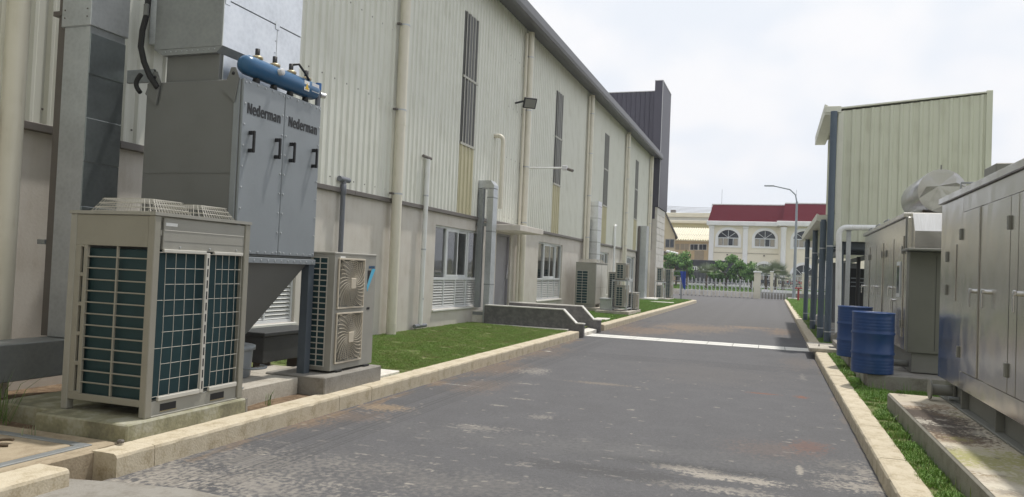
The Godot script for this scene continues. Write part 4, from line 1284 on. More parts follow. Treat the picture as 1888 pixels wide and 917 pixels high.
# ------------------------------------------------------------------ dust collector, ducts and pads on the left
func make_collector():
	var t = thing("dust_collector", "grey two-door dust collector on legs with hopper and galvanised head", "dust collector", Vector3(-5.6, .33, -6.85))
	var X = -5.0
	var z0 = -6.16; var z1 = -7.52
	var zm = (z0 + z1) / 2
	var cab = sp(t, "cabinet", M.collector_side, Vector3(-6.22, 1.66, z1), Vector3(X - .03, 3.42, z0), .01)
	sp(cab, "edge_frame", M.collector, Vector3(X - .10, 1.665, z0 + .001), Vector3(X - .032, 3.43, z0 + .012), .003)
	sp(cab, "seam", M.collector_side, Vector3(-6.17, 2.48, z0 + .001), Vector3(X - .12, 2.486, z0 + .006), .001)
	sp(cab, "sill", M.collector, Vector3(-6.24, 1.60, z1 - .02), Vector3(X + .01, 1.659, z0 + .02), .004)
	var dn = 0
	for d in [[z0 - .004, zm + .004], [zm - .004, z1 + .004]]:
		var door = sp(t, "door", M.collector, Vector3(X - .028, 1.69, d[0]), Vector3(X, 3.425, d[1]), .005)
		var rv = MB.new()
		var zc = [d[0] - .03, d[1] + .03]
		for i in 9:
			var y = 1.72 + i * (1.67 / 8.0)
			for z in zc: rv.box(Vector3(X + .004, y, z), Vector3(.01, .018, .018), .004)
		for i in 5:
			var z = lerpf(zc[0], zc[1], (i + .5) / 5.0)
			for y in [1.712, 3.40]: rv.box(Vector3(X + .004, y, z), Vector3(.01, .018, .018), .004)
		stuff(mbput(door, "rivets", rv, M.galv))
		for z in [lerpf(d[0], d[1], .17), lerpf(d[0], d[1], .80)]:
			var hm = MB.new()
			hm.span(Vector3(X + .05, 2.70, z + .014), Vector3(X + .075, 2.92, z - .014), .006)
			hm.span(Vector3(X + .001, 2.88, z + .014), Vector3(X + .0499, 2.918, z - .014), .004)
			hm.span(Vector3(X + .001, 2.702, z + .014), Vector3(X + .0499, 2.74, z - .014), .004)
			mbput(door, "handle", hm, M.ink)
		for e in [[-.004, .001], [.004, .0016]]:
			text(door, "lettering", "Nederman", M.ink, Vector3(X + e[1], 3.14, (d[0] + d[1]) / 2 + e[0]), .112, PI / 2, .72)
		dn += 1
	# bottom strip bolts
	var rb = MB.new()
	for i in 12: rb.box(Vector3(X + .012, 1.63, lerpf(z0 - .05, z1 + .05, i / 11.0)), Vector3(.008, .02, .02), .004)
	stuff(mbput(cab, "sill_bolts", rb, M.galv))
	# lifting ears
	for q in [[-5.14, z0 + .012], [-6.12, z0 + .012]]:
		var e = MB.new()
		e.prism([Vector2(q[0] - .09, 3.30), Vector2(q[0] + .06, 3.18), Vector2(q[0] + .10, 3.42), Vector2(q[0] + .05, 3.53), Vector2(q[0] - .0, 3.53)], q[1], q[1] + .012)
		var ee = mbput(t, "lifting_ear", e, M.collector_side)
		lt(ee, "hole", M.black, Vector3(q[0] + .03, 3.47, q[1] + .0125), [[0, .002], [.018, .002], [.018, 0]], 12, Basis(Vector3.RIGHT, PI / 2))
	# neck and galvanised head
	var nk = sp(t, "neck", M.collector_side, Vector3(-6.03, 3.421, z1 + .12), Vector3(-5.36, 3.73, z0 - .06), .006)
	sp(nk, "neck_panel", M.bright_galv, Vector3(-5.359, 3.44, z1 + .16), Vector3(-5.345, 3.70, z0 - .10), .002)
	var hd = sp(t, "head", M.galv_dull, Vector3(-6.15, 3.76, z1 + .05), Vector3(-5.30, 4.95, z0), .006)
	var mb = MB.new()
	mb.prism([Vector2(-6.03, 3.70), Vector2(-5.36, 3.70), Vector2(-5.28, 3.765), Vector2(-6.15, 3.765)], z1 + .06, z0 - .005)
	mbput(hd, "collar", mb, M.galv_dull)
	sp(hd, "head_panel", M.bright_galv, Vector3(-5.299, 3.765, z0 - .004), Vector3(-5.286, 4.235, -7.02), .003)
	sp(hd, "head_panel", M.bright_galv, Vector3(-5.299, 3.765, -7.028), Vector3(-5.287, 4.235, z1 + .054), .003)
	sp(hd, "head_panel", M.bright_galv, Vector3(-5.299, 4.243, z0 - .004), Vector3(-5.284, 4.94, z1 + .054), .003)
	for q in [[4.235, z0 - .05], [4.235, -7.02]]:
		bx(hd, "corner_plate", M.bright_galv, Vector3(-5.282, q[0], q[1]), Vector3(.006, .09, .07), .002)
	var sc = MB.new()
	for y in [3.8, 3.93, 4.06, 4.19]: sc.box(Vector3(-5.284, y, -7.0), Vector3(.008, .014, .014), .003)
	for i in 10: sc.box(Vector3(lerpf(-6.0, -5.38, i / 9.0), 3.735, z0 - .003), Vector3(.012, .012, .012), .003)
	stuff(mbput(hd, "screws", sc, M.galv))
	sp(hd, "head_seam", M.galv, Vector3(-6.152, 4.36, z0 + .001), Vector3(-5.302, 4.372, z0 + .008), .002)
	# blue pulse tank on top
	var bz0 = -6.20; var bz1 = -7.46
	var q = Basis(Vector3.RIGHT, -PI / 2)
	var L = bz0 - bz1
	var tank = lt(t, "air_tank", M.tank_blue, Vector3(-5.06, 3.585, bz0), [[0.0, -.015], [.05, -.008], [.085, .02], [.102, .07], [.102, L - .07], [.085, L - .02], [.05, L + .008], [0.0, L + .015]], 24, q)
	for i in 4:
		var z = lerpf(bz0 - .22, bz1 + .18, i / 3.0)
		lt(tank, "valve", M.brass, Vector3(-5.06, 3.67, z), [[.05, 0.0], [.06, .02], [.06, .035], [.03, .05], [.0, .05]], 14)
		lt(tank, "solenoid", M.ink, Vector3(-5.06, 3.72, z), [[.024, 0.0], [.024, .07], [0.0, .07]], 10)
		lt(tank, "outlet", M.ink, Vector3(-5.06, 3.425, z), [[.03, 0.0], [.04, .02], [.03, .07]], 10)
	lt(tank, "pressure_port", M.paper, Vector3(-4.965, 3.61, -6.66), [[.034, 0.0], [.036, .05], [.028, .055], [0.0, .05]], 14, Basis(Vector3.FORWARD, PI / 2))
	bx(tank, "warning_plate", M.white, Vector3(-4.962, 3.585, -7.16), Vector3(.004, .11, .095), .001)
	var wp = MB.new()
	wp.prism([Vector2(-.036, -.035), Vector2(.036, -.035), Vector2(0, .035)], 0, .003)
	var wo = put(tank, "warning_sign", wp.done(), M.yellow, Vector3(-4.959, 3.58, -7.16))
	wo.rotation.y = PI / 2
	bx(tank, "type_plate", M.paper, Vector3(-4.964, 3.60, -7.33), Vector3(.004, .10, .14), .001)
	tb(tank, "valve_cable", M.ink, [Vector3(-5.06, 3.78, -6.99), Vector3(-5.0, 3.80, -7.05), Vector3(-4.97, 3.72, -7.13), Vector3(-5.0, 3.68, -7.25)], .014, 7)
	tb(tank, "regulator", M.pvc_grey, [Vector3(-5.04, 3.42, -7.50), Vector3(-5.04, 3.62, -7.50)], .03, 10)
	tb(tank, "regulator_knob", M.cap_blue, [Vector3(-5.04, 3.62, -7.50), Vector3(-5.04, 3.70, -7.50)], .034, 12)
	tb(tank, "gauge", M.chrome, [Vector3(-5.03, 3.57, -7.53), Vector3(-5.0, 3.57, -7.58)], .032, 12)
	# hopper, legs
	var hp = MB.new()
	var A = [Vector3(-6.16, 1.60, z0 - .06), Vector3(-5.06, 1.60, z0 - .06), Vector3(-5.06, 1.60, z1 + .06), Vector3(-6.16, 1.60, z1 + .06)]
	var B = [Vector3(-5.86, .80, -6.70), Vector3(-5.50, .80, -6.70), Vector3(-5.50, .80, -7.02), Vector3(-5.86, .80, -7.02)]
	for i in 4:
		hp.face([A[i], A[(i + 1) % 4], B[(i + 1) % 4], B[i]], Vector3(-5.6, 1.3, -6.85))
	hp.span(Vector3(-5.86, .70, -6.70), Vector3(-5.50, .80, -7.02), .004)
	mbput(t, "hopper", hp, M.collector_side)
	var rib = MB.new()
	rib.beam(Vector3(-5.30, 1.585, -6.8), Vector3(-5.515, .90, -6.86), .05, .012, Vector3.RIGHT)
	mbput(t, "hopper_rib", rib, M.leg_paint)
	for x in [-6.14, -5.06]:
		for z in [z0 - .07, z1 + .07]:
			var lg = MB.new()
			lg.span(Vector3(x - .05, .355, z - .006), Vector3(x + .05, 1.60, z + .006), .002)
			lg.span(Vector3(x + .038, .355, z - .1), Vector3(x + .05, 1.60, z - .0061), .002)
			lg.span(Vector3(x - .05, .355, z - .1), Vector3(x - .038, 1.60, z - .0061), .002)
			var lo = mbput(t, "leg", lg, M.leg_paint)
			bx(lo, "foot_plate", M.galv_dull, Vector3(x, .347, z - .045), Vector3(.18, .015, .17), .003)
	# collecting bin below the hopper, and its handle
	var bn = thing("dust_bin", "grey lidded dust bin standing under the collector hopper", "bin", Vector3(-5.62, .34, -6.90))
	var bm = MB.new()
	bm.lathe([[.22, .0], [.24, .02], [.26, .30]], 24, Transform3D(Basis(), Vector3(-5.62, .34, -6.90)))
	mbput(bn, "bucket", bm, M.collector)
	lt(bn, "lid", M.collector, Vector3(-5.62, .64, -6.90), [[.26, 0.0], [.285, .003], [.285, .045], [.25, .055], [0.0, .056]], 24)
	var hn = []
	for i in 9:
		var a = -PI * .5 + PI * i / 8.0
		hn.append(Vector3(-5.38 + .16 * cos(a), .455, -6.98 + .17 * sin(a)))
	tb(bn, "handle", M.collector, hn, .014, 8)
	# black hose at the back corner
	t = thing("flexible_hose", "black flexible hose hanging down the back corner of the dust collector", "hose", Vector3(-6.2, 3.3, -6.05))
	tb(t, "hose", M.rubber, [Vector3(-6.17, 4.9, -6.12), Vector3(-6.19, 4.45, -6.10), Vector3(-6.20, 4.12, -6.09), Vector3(-6.235, 3.95, -6.08), Vector3(-6.245, 3.78, -6.08), Vector3(-6.20, 3.62, -6.09), Vector3(-6.13, 3.47, -6.11), Vector3(-6.05, 3.36, -6.14)], .030, 10)
	var hk = []
	for i in 8: hk.append(Vector3(-6.24 - .06 * sin(PI * i / 7.0), 3.50 - .19 * i / 7.0, -6.10))
	tb(t, "hose_stub", M.rubber, hk, .024, 8)
	bx(t, "clip", M.collector_side, Vector3(-6.19, 4.16, -6.07), Vector3(.05, .12, .03), .004)

func make_left_ducts():
	var t = thing("vertical_duct", "tall square galvanised duct rising up the hall wall near the soil bed", "duct", Vector3(-6.78, .75, -6.0))
	var y = .78
	var hs = [.42, .46, .44, .45, .45, .44, .42]
	var k = 0
	var z0 = -5.78; var z1 = -6.22
	sp(t, "duct_core", M.galv, Vector3(-6.945, .77, z1 + .004), Vector3(-6.604, 5.6, z0 - .002), .0)
	while y < 3.8:
		var h = hs[k % hs.size()]
		sp(t, "duct_panel", M.duct_dark, Vector3(-6.603, y + .003, z0 - .002), Vector3(-6.592 - .003 * (k % 2), y + h - .003, z1), .004)
		y += h
		k += 1
	sp(t, "upper_sleeve", M.galv, Vector3(-6.975, 3.93, z1 - .02), Vector3(-6.58, 5.6, z0 + .02), .006)
	for p in [[-6.93, 4.02], [-6.93, 4.1], [-6.63, 4.02], [-6.63, 4.1]]: bx(t, "bolt", M.trim, Vector3(p[0], p[1], z0 + .022), Vector3(.014, .014, .008), .003)
	sp(t, "wall_bracket", M.trim, Vector3(-7.12, 4.06, z0 + .0), Vector3(-6.98, 4.11, z0 - .07), .003)
	sp(t, "rear_channel", M.trim, Vector3(-7.06, .77, z0 - .02), Vector3(-6.947, 5.6, z1 + .02), .004)
	sp(t, "stay", M.galv_dull, Vector3(-6.60, 3.46, -6.26), Vector3(-6.24, 3.60, -6.30), .004)
	sp(t, "wall_bracket", M.galv_dull, Vector3(-7.16, 1.70, z0 + .0), Vector3(-7.062, 1.75, z0 - .06), .003)
	t = thing("ground_duct", "low galvanised duct running along the wall above the soil", "duct", Vector3(-6.7, .4, -5.2))
	for s in [[-2.0, -4.95], [-4.96, -6.6]]:
		sp(t, "duct_section", M.galv_dull, Vector3(-7.02, .41, s[0]), Vector3(-6.62, .76, s[1]), .008)
	sp(t, "flange", M.galv, Vector3(-7.03, .40, -4.94), Vector3(-6.60, .775, -4.965), .003)
	for z in [-4.0, -6.3]: sp(t, "foot", M.galv_dull, Vector3(-6.9, .10, z), Vector3(-6.74, .405, z - .06), .004)
	t = thing("cable_box", "dark galvanised box on short feet behind the collector legs", "box", Vector3(-5.85, .3, -8.0))
	sp(t, "box", M.box_dark, Vector3(-6.25, .38, -7.75), Vector3(-5.80, .70, -8.95), .008)
	sp(t, "lid", M.box_dark, Vector3(-6.28, .702, -7.72), Vector3(-5.77, .75, -8.98), .006)
	for z in [-7.95, -8.65]: sp(t, "foot", M.trim, Vector3(-6.1, .16, z), Vector3(-5.9, .379, z - .09), .004)
	t = thing("wall_duct", "round-collared galvanised duct stub on the cladding above the collector", "duct", Vector3(-7.0, 4.0, -7.2))
	sp(t, "plate", M.bright_galv, Vector3(-7.43, 4.25, -7.35), Vector3(-7.0, 5.4, -7.75), .006)
	lt(t, "collar", M.galv, Vector3(-6.95, 4.75, -7.5), [[.16, -.06], [.16, .05], [.18, .06]], 20, Basis(Vector3.FORWARD, PI / 2))

func slab(called, label, mat, a, b, joints = []):
	var t = thing(called, label, "slab", Vector3((a.x + b.x) / 2, a.y, (a.z + b.z) / 2))
	return [t, sp(t, "slab", mat, a, b, .012)]

func make_left_pads():
	var t = thing("equipment_pad", "long mossy concrete pad under the outdoor units and dust collector", "slab", Vector3(-5.4, .0, -6.5))
	sp(t, "slab", M.green_slab, Vector3(-5.72, .02, -4.69), Vector3(-4.745, .300, -6.12), .012)
	sp(t, "slab", M.concrete, Vector3(-6.4, .02, -6.15), Vector3(-4.98, .339, -7.30), .012)
	sp(t, "slab", M.concrete_grey, Vector3(-5.45, .02, -7.33), Vector3(-4.66, .358, -8.62), .012)
	sp(t, "rear_slab", M.green_slab, Vector3(-6.45, .02, -4.87), Vector3(-5.73, .294, -6.12), .012)
	sp(t, "joint_patch", M.concrete_grey, Vector3(-4.80, .05, -6.121), Vector3(-4.75, .297, -6.149), .002)
	sp(t, "corner_slab", M.concrete, Vector3(-5.9, .02, -7.32), Vector3(-5.46, .335, -8.0), .01)
	var k = thing("paving_slab", "pale flat concrete strip between the pad end and the lawn", "slab", Vector3(-5.0, .17, -8.95))
	sp(k, "slab", M.white_concrete, Vector3(-5.4, .08, -8.63), Vector3(-4.77, .20, -9.35), .01)

# ------------------------------------------------------------------ generator enclosures and what stands round them
func t_handle(parent, x, y, z):
	var mb = MB.new()
	mb.tube([Vector3(x, y, z), Vector3(x - .035, y, z)], .022, 10)
	mb.box(Vector3(x - .045, y + .005, z), Vector3(.024, .045, .05), .006)
	mb.box(Vector3(x - .052, y - .07, z), Vector3(.018, .17, .030), .006)
	return mbput(parent, "handle", mb, M.chrome)

func hinge(parent, x, y, z):
	return bx(parent, "hinge", M.skid, Vector3(x - .008, y, z), Vector3(.022, .12, .055), .004)

func make_generators():
	var X = 1.905
	# near enclosure
	var t = thing("generator_enclosure", "large polished steel generator enclosure on a stained concrete pad", "generator", Vector3(3.0, .35, -7.8))
	var z0 = -5.2; var z1 = -10.34
	sp(t, "body", M.steel, Vector3(X + .012, .575, z1), Vector3(4.3, 2.64, z0), .012)
	sp(t, "roof_edge", M.steel, Vector3(X - .03, 2.642, z1 - .05), Vector3(4.34, 2.715, z0 + .05), .006)
	sp(t, "skid", M.skid, Vector3(X + .09, .36, z1 + .03), Vector3(4.2, .574, z0 - .03), .006)
	sp(t, "skid_flange", M.skid, Vector3(X + .0, .352, z1 + .02), Vector3(4.25, .372, z0 - .02), .003)
	for z in [-9.2, -7.9, -6.6]: sp(t, "skid_gusset", M.skid, Vector3(X + .02, .373, z), Vector3(X + .089, .573, z - .02), .003)
	sp(t, "corner_panel", M.steel, Vector3(X + .002, .58, z1 + .003), Vector3(X + .0115, 2.635, -9.235), .003)
	var hatch = sp(t, "hatch", M.steel, Vector3(X - .008, 1.50, -9.93), Vector3(X + .0015, 2.13, -9.5), .003)
	hinge(hatch, X - .008, 2.0, -9.92); hinge(hatch, X - .008, 1.62, -9.92)
	sp(t, "lower_rail", M.steel, Vector3(X + .002, .58, -9.228), Vector3(X + .0115, .765, z0 - .004), .003)
	sp(t, "upper_rail", M.steel, Vector3(X + .002, 2.46, -9.228), Vector3(X + .0115, 2.635, z0 - .004), .003)
	var zz = -9.22
	var spec = [[-9.22, -8.475, "r"], [-8.20, -7.445, "l"], [-7.435, -7.215, ""], [-7.205, -6.45, "l"], [-6.2, -5.4, "r"]]
	for d in spec:
		var dr = sp(t, "door", M.steel, Vector3(X - .016, .775, d[0] + .005), Vector3(X + .0, 2.45, d[1] - .005), .004)
		var hz = d[0] - .05 if d[2] == "r" else d[1] + .04
		if d[2] == "": continue
		var lz = (d[1] - .10) if d[2] == "r" else (d[0] + .09)
		if d[2] == "l": hz = d[1] - .01
		if d[2] == "r": hz = d[0] + .01
		t_handle(dr, X - .016, 1.62, lz)
		for y in [.97, 2.22]: hinge(dr, X - .016, y, hz)
	sp(t, "post_strip", M.steel, Vector3(X - .004, .775, -8.467), Vector3(X + .0115, 2.45, -8.208), .003)
	# drain flange in front of the skid
	var fl = lt(t, "drain_pipe", M.skid, Vector3(X + .09, .475, -9.83), [[.062, 0.0], [.062, .25]], 18, Basis(Vector3.BACK, PI / 2))
	lt(fl, "flange", M.skid, Vector3(X - .155, .475, -9.83), [[0.0, -.001], [.11, 0.0], [.115, .005], [.115, .018], [.11, .022], [0.0, .023]], 22, Basis(Vector3.BACK, PI / 2), false)
	lt(fl, "wall_flange", M.skid, Vector3(X + .075, .475, -9.83), [[.06, 0.0], [.11, .0], [.11, .02], [.06, .02]], 22, Basis(Vector3.BACK, PI / 2), false)
	tb(t, "drain_stub", M.galv_dull, [Vector3(X + .08, .415, -9.62), Vector3(X - .02, .415, -9.62)], .024, 10)
	# things on its roof
	sp(t, "roof_box", M.skid, Vector3(2.25, 2.716, -9.95), Vector3(2.75, 3.02, -9.45), .01)
	sp(t, "roof_box", M.skid, Vector3(2.55, 2.716, -9.40), Vector3(2.85, 2.99, -8.9), .01)
	tb(t, "lifting_bar", M.galv_dull, [Vector3(1.92, 2.716, -9.45), Vector3(1.92, 2.80, -9.45), Vector3(2.2, 2.80, -9.45), Vector3(2.2, 2.716, -9.45)], .014, 7)
	var ss = sp(t, "vent_stack", M.skid, Vector3(2.05, 2.716, -7.50), Vector3(2.5, 2.93, -7.0), .006)
	sp(ss, "stack_cap", M.skid, Vector3(2.02, 2.931, -7.55), Vector3(2.54, 2.955, -6.95), .004)
	# pad under it
	var p = thing("generator_pad", "rust-stained concrete pad with black patches under the near generator", "slab", Vector3(2.6, 0, -6.5))
	sp(p, "slab", M.moss, Vector3(1.345, -.05, -1.8), Vector3(4.8, .346, -10.18), .015)
	var ts = SurfaceTool.new()
	ts.begin(Mesh.PRIMITIVE_TRIANGLES)
	for c in [Vector2(0, 0), Vector2(1, 1), Vector2(1, 0), Vector2(0, 0), Vector2(0, 1), Vector2(1, 1)]:
		ts.set_normal(Vector3.UP)
		ts.set_uv(c)
		ts.set_uv2(Vector2(c.x * 1.0, c.y * 8.0))
		ts.add_vertex(Vector3(lerpf(1.362, 2.4, c.x), .350, lerpf(-2.0, -10.165, c.y)))
	var pm = pad_material()
	pm.detail_enabled = false
	put(p, "stained_face", ts.commit(), pm)

	# far enclosure
	t = thing("generator_enclosure", "second steel generator enclosure carrying a round silencer behind the drums", "generator", Vector3(3.0, .35, -15.5))
	z0 = -12.64; z1 = -18.55
	sp(t, "body", M.steel, Vector3(X + .012, .66, z1), Vector3(4.3, 2.70, z0 - .25), .012)
	sp(t, "end_panel", M.enclosure_grey, Vector3(X + .014, .655, z0 - .249), Vector3(4.3, 2.16, z0), .008)
	sp(t, "end_seam", M.black, Vector3(X + .37, .70, z0 + .001), Vector3(X + .376, 2.1, z0 + .003), 0.0)
	sp(t, "roof_edge", M.steel, Vector3(X - .03, 2.702, z1 - .04), Vector3(4.34, 2.77, z0 - .36), .006)
	sp(t, "skid", M.skid, Vector3(X + .08, .36, z1 + .03), Vector3(4.2, .654, z0 - .05), .006)
	sp(t, "corner_strip", M.skid, Vector3(X - .004, 2.18, z0 - .34), Vector3(X + .0115, 2.70, z0 - .26), .003)
	# hood over the end: sloping top, canopy lip
	var hm = MB.new()
	var hood = [Vector2(z0 + .16, 2.20), Vector2(z0 + .16, 2.46), Vector2(z0 - .06, 2.735), Vector2(z0 - .25, 2.735), Vector2(z0 - .25, 2.20)]
	hm.prism(hood, 1.955, 4.25, Transform3D(Basis(Vector3(0, 0, 1), Vector3(0, 1, 0), Vector3(1, 0, 0)), Vector3.ZERO))
	mbput(t, "hood", hm, M.steel)
	sp(t, "hood_lip", M.skid, Vector3(1.845, 2.165, z0 + .30), Vector3(4.3, 2.199, z0 - .28), .005)
	var dz = [[-13.15, -14.05, 1.95, "r"], [-14.15, -14.95, 2.35, "l"], [-15.5, -16.35, 2.35, "r"], [-16.42, -17.3, 2.35, "l"], [-17.5, -18.4, 2.35, "r"]]
	for d in dz:
		var dr = sp(t, "door", M.steel, Vector3(X - .006, .85, d[0]), Vector3(X + .011, 2.42, d[1]), .004)
		var lz = d[1] + .10 if d[3] == "r" else d[0] - .10
		t_handle(dr, X - .006, 1.6 if d[0] < -14.1 else 1.40, lz)
		var hz = d[0] - .01 if d[3] == "r" else d[1] + .01
		for y in [1.05, 2.2]: hinge(dr, X - .006, y, hz)
		if d[0] > -13.5:
			var wf = sp(dr, "window_frame", M.alu, Vector3(X - .022, 1.46, -13.28), Vector3(X - .0065, 2.02, -13.62), .006)
			sp(wf, "pane", M.dark_glass, Vector3(X - .026, 1.52, -13.33), Vector3(X - .0225, 1.96, -13.57), .002)
	for z in [-15.2, -16.4, -17.6]: tb(t, "lifting_bar", M.galv_dull, [Vector3(1.95, 2.771, z), Vector3(1.95, 2.83, z), Vector3(1.95, 2.83, z - .55), Vector3(1.95, 2.771, z - .55)], .014, 7)
	tb(t, "drain_pipe", M.skid, [Vector3(X + .07, .46, -12.95), Vector3(X - .12, .46, -12.95)], .05, 12)
	tb(t, "drain_pipe", M.skid, [Vector3(X + .07, .44, -13.25), Vector3(X - .05, .44, -13.25)], .03, 10)
	# silencer
	var s = thing("silencer", "round foil-wrapped exhaust silencer lying on the second enclosure roof", "silencer", Vector3(2.57, 3.22, -14.9))
	var bm = MB.new()
	bm.lathe([[.355, 0.0], [.36, .02], [.36, 1.70], [.355, 1.72]], 26, Transform3D(Basis(Vector3.RIGHT, -PI / 2), Vector3(2.57, 3.22, -14.0)))
	mbput(s, "shell", bm, M.steel_foil)
	for q in [[-13.999, .05, 0.0], [-15.721, -.05, .3]]:
		var cm = MB.new()
		var apex = Vector3(2.52, 3.30, q[0] + q[1] * .4)
		var cuts = [0.2, 1.0, 2.2, 3.5, 4.3, 5.4, 0.2 + TAU]
		for k in 6:
			var a = cuts[k] + q[2]
			var b = cuts[k + 1] + q[2]
			var m = (a + b) / 2
			var ring = []
			for j in 6: ring.append(Vector3(2.57 + .357 * cos(lerpf(a, b, j / 5.0)), 3.22 + .357 * sin(lerpf(a, b, j / 5.0)), q[0]))
			var md = Vector3(2.57 + .24 * cos(m), 3.22 + .24 * sin(m), q[0] + q[1] * (.5 if k % 2 == 0 else .2))
			for j in 5: cm.face([md, ring[j], ring[j + 1]], Vector3(2.57, 3.22, -14.9))
			cm.face([md, ring[0], apex], Vector3(2.57, 3.22, -14.9)); cm.face([md, apex, ring[5]], Vector3(2.57, 3.22, -14.9))
		mbput(s, "end_cap", cm, M.steel_foil)
	for z in [-14.3, -15.4]: sp(s, "saddle", M.bark, Vector3(2.35, 2.771, z), Vector3(2.80, 2.93, z - .12), .006)
	tb(s, "lug", M.skid, [Vector3(2.57, 3.56, -14.1), Vector3(2.57, 3.66, -14.1)], .012, 6)
	var fo = bx(s, "foil_flap", M.steel_foil, Vector3(2.12, 2.86, -14.25), Vector3(.20, .012, .5), .003)
	fo.rotation.z = .45
	p = thing("generator_pad", "grey concrete pad edge under the drums and the second generator", "slab", Vector3(3, 0, -15.5))
	sp(p, "slab", M.concrete_grey, Vector3(1.33, -.05, -12.12), Vector3(4.9, .345, -19.0), .012)

	# drums
	var dprof = [[0.0, .012], [.262, .012], [.268, 0.0], [.283, .0], [.286, .012], [.284, .03]]
	for i in 4: dprof.append_array([[.284, .05 + i * .045], [.288, .065 + i * .045], [.284, .08 + i * .045]])
	dprof.append_array([[.284, .265], [.297, .285], [.297, .297], [.284, .317], [.284, .555], [.297, .575], [.297, .587], [.284, .607]])
	for i in 4: dprof.append_array([[.284, .64 + i * .045], [.288, .655 + i * .045], [.284, .67 + i * .045]])
	dprof.append_array([[.284, .86], [.290, .872], [.290, .885], [.280, .888], [.272, .882], [.268, .868], [0.0, .866]])
	var labels = ["blue steel drum with two hoops standing nearest the stained pad", "blue steel drum with two hoops standing beside the white pipe"]
	var at = [Vector3(1.42, .35, -12.36), Vector3(1.405, .35, -14.85)]
	for i in 2:
		var d = thing("steel_drum", labels[i], "drum", at[i], .4 + i, "blue drums on the pad edge", true)
		lt(d, "body", M.drum, Vector3.ZERO, dprof, 36)
		lt(d, "bung", M.galv_dull, Vector3(.17, .867, 0), [[.03, 0.0], [.03, .012], [0.0, .013]], 10)
		lt(d, "bung", M.galv_dull, Vector3(-.18, .867, .05), [[.02, 0.0], [.02, .012], [0.0, .013]], 10)
	# white exhaust pipe over to the enclosure, and a steel post behind it
	t = thing("white_pipe", "fat white pipe rising from a concrete footing and bending to the enclosure", "pipe", Vector3(1.5, .3, -19.8))
	var pts = [Vector3(1.51, .45, -19.8), Vector3(1.47, 2.80, -19.8)]
	for i in range(1, 7):
		var a = PI * .5 * i / 6.0
		pts.append(Vector3(1.47 + .18 * (1 - cos(a)), 2.80 + .18 * sin(a), -19.8))
	pts.append(Vector3(2.7, 2.99, -19.8))
	tb(t, "pipe", M.pvc_white, pts, .068, 14)
	tb(t, "drop", M.pvc_white, [Vector3(2.7, 3.04, -19.8), Vector3(2.7, 2.3, -19.8)], .066, 12)
	var fm = MB.new()
	fm.prism([Vector2(1.40, .12), Vector2(1.72, .12), Vector2(1.72, .56), Vector2(1.60, .56), Vector2(1.40, .40)], -19.98, -19.62)
	mbput(t, "footing", fm, M.concrete_grey)
	t = thing("steel_post", "square galvanised post with flat cap behind the white pipe", "post", Vector3(1.7, .3, -19.9))
	sp(t, "post", M.galv, Vector3(1.66, .14, -20.05), Vector3(1.76, 2.92, -20.15), .006)
	sp(t, "cap", M.galv, Vector3(1.64, 2.921, -20.03), Vector3(1.78, 2.94, -20.17), .003)

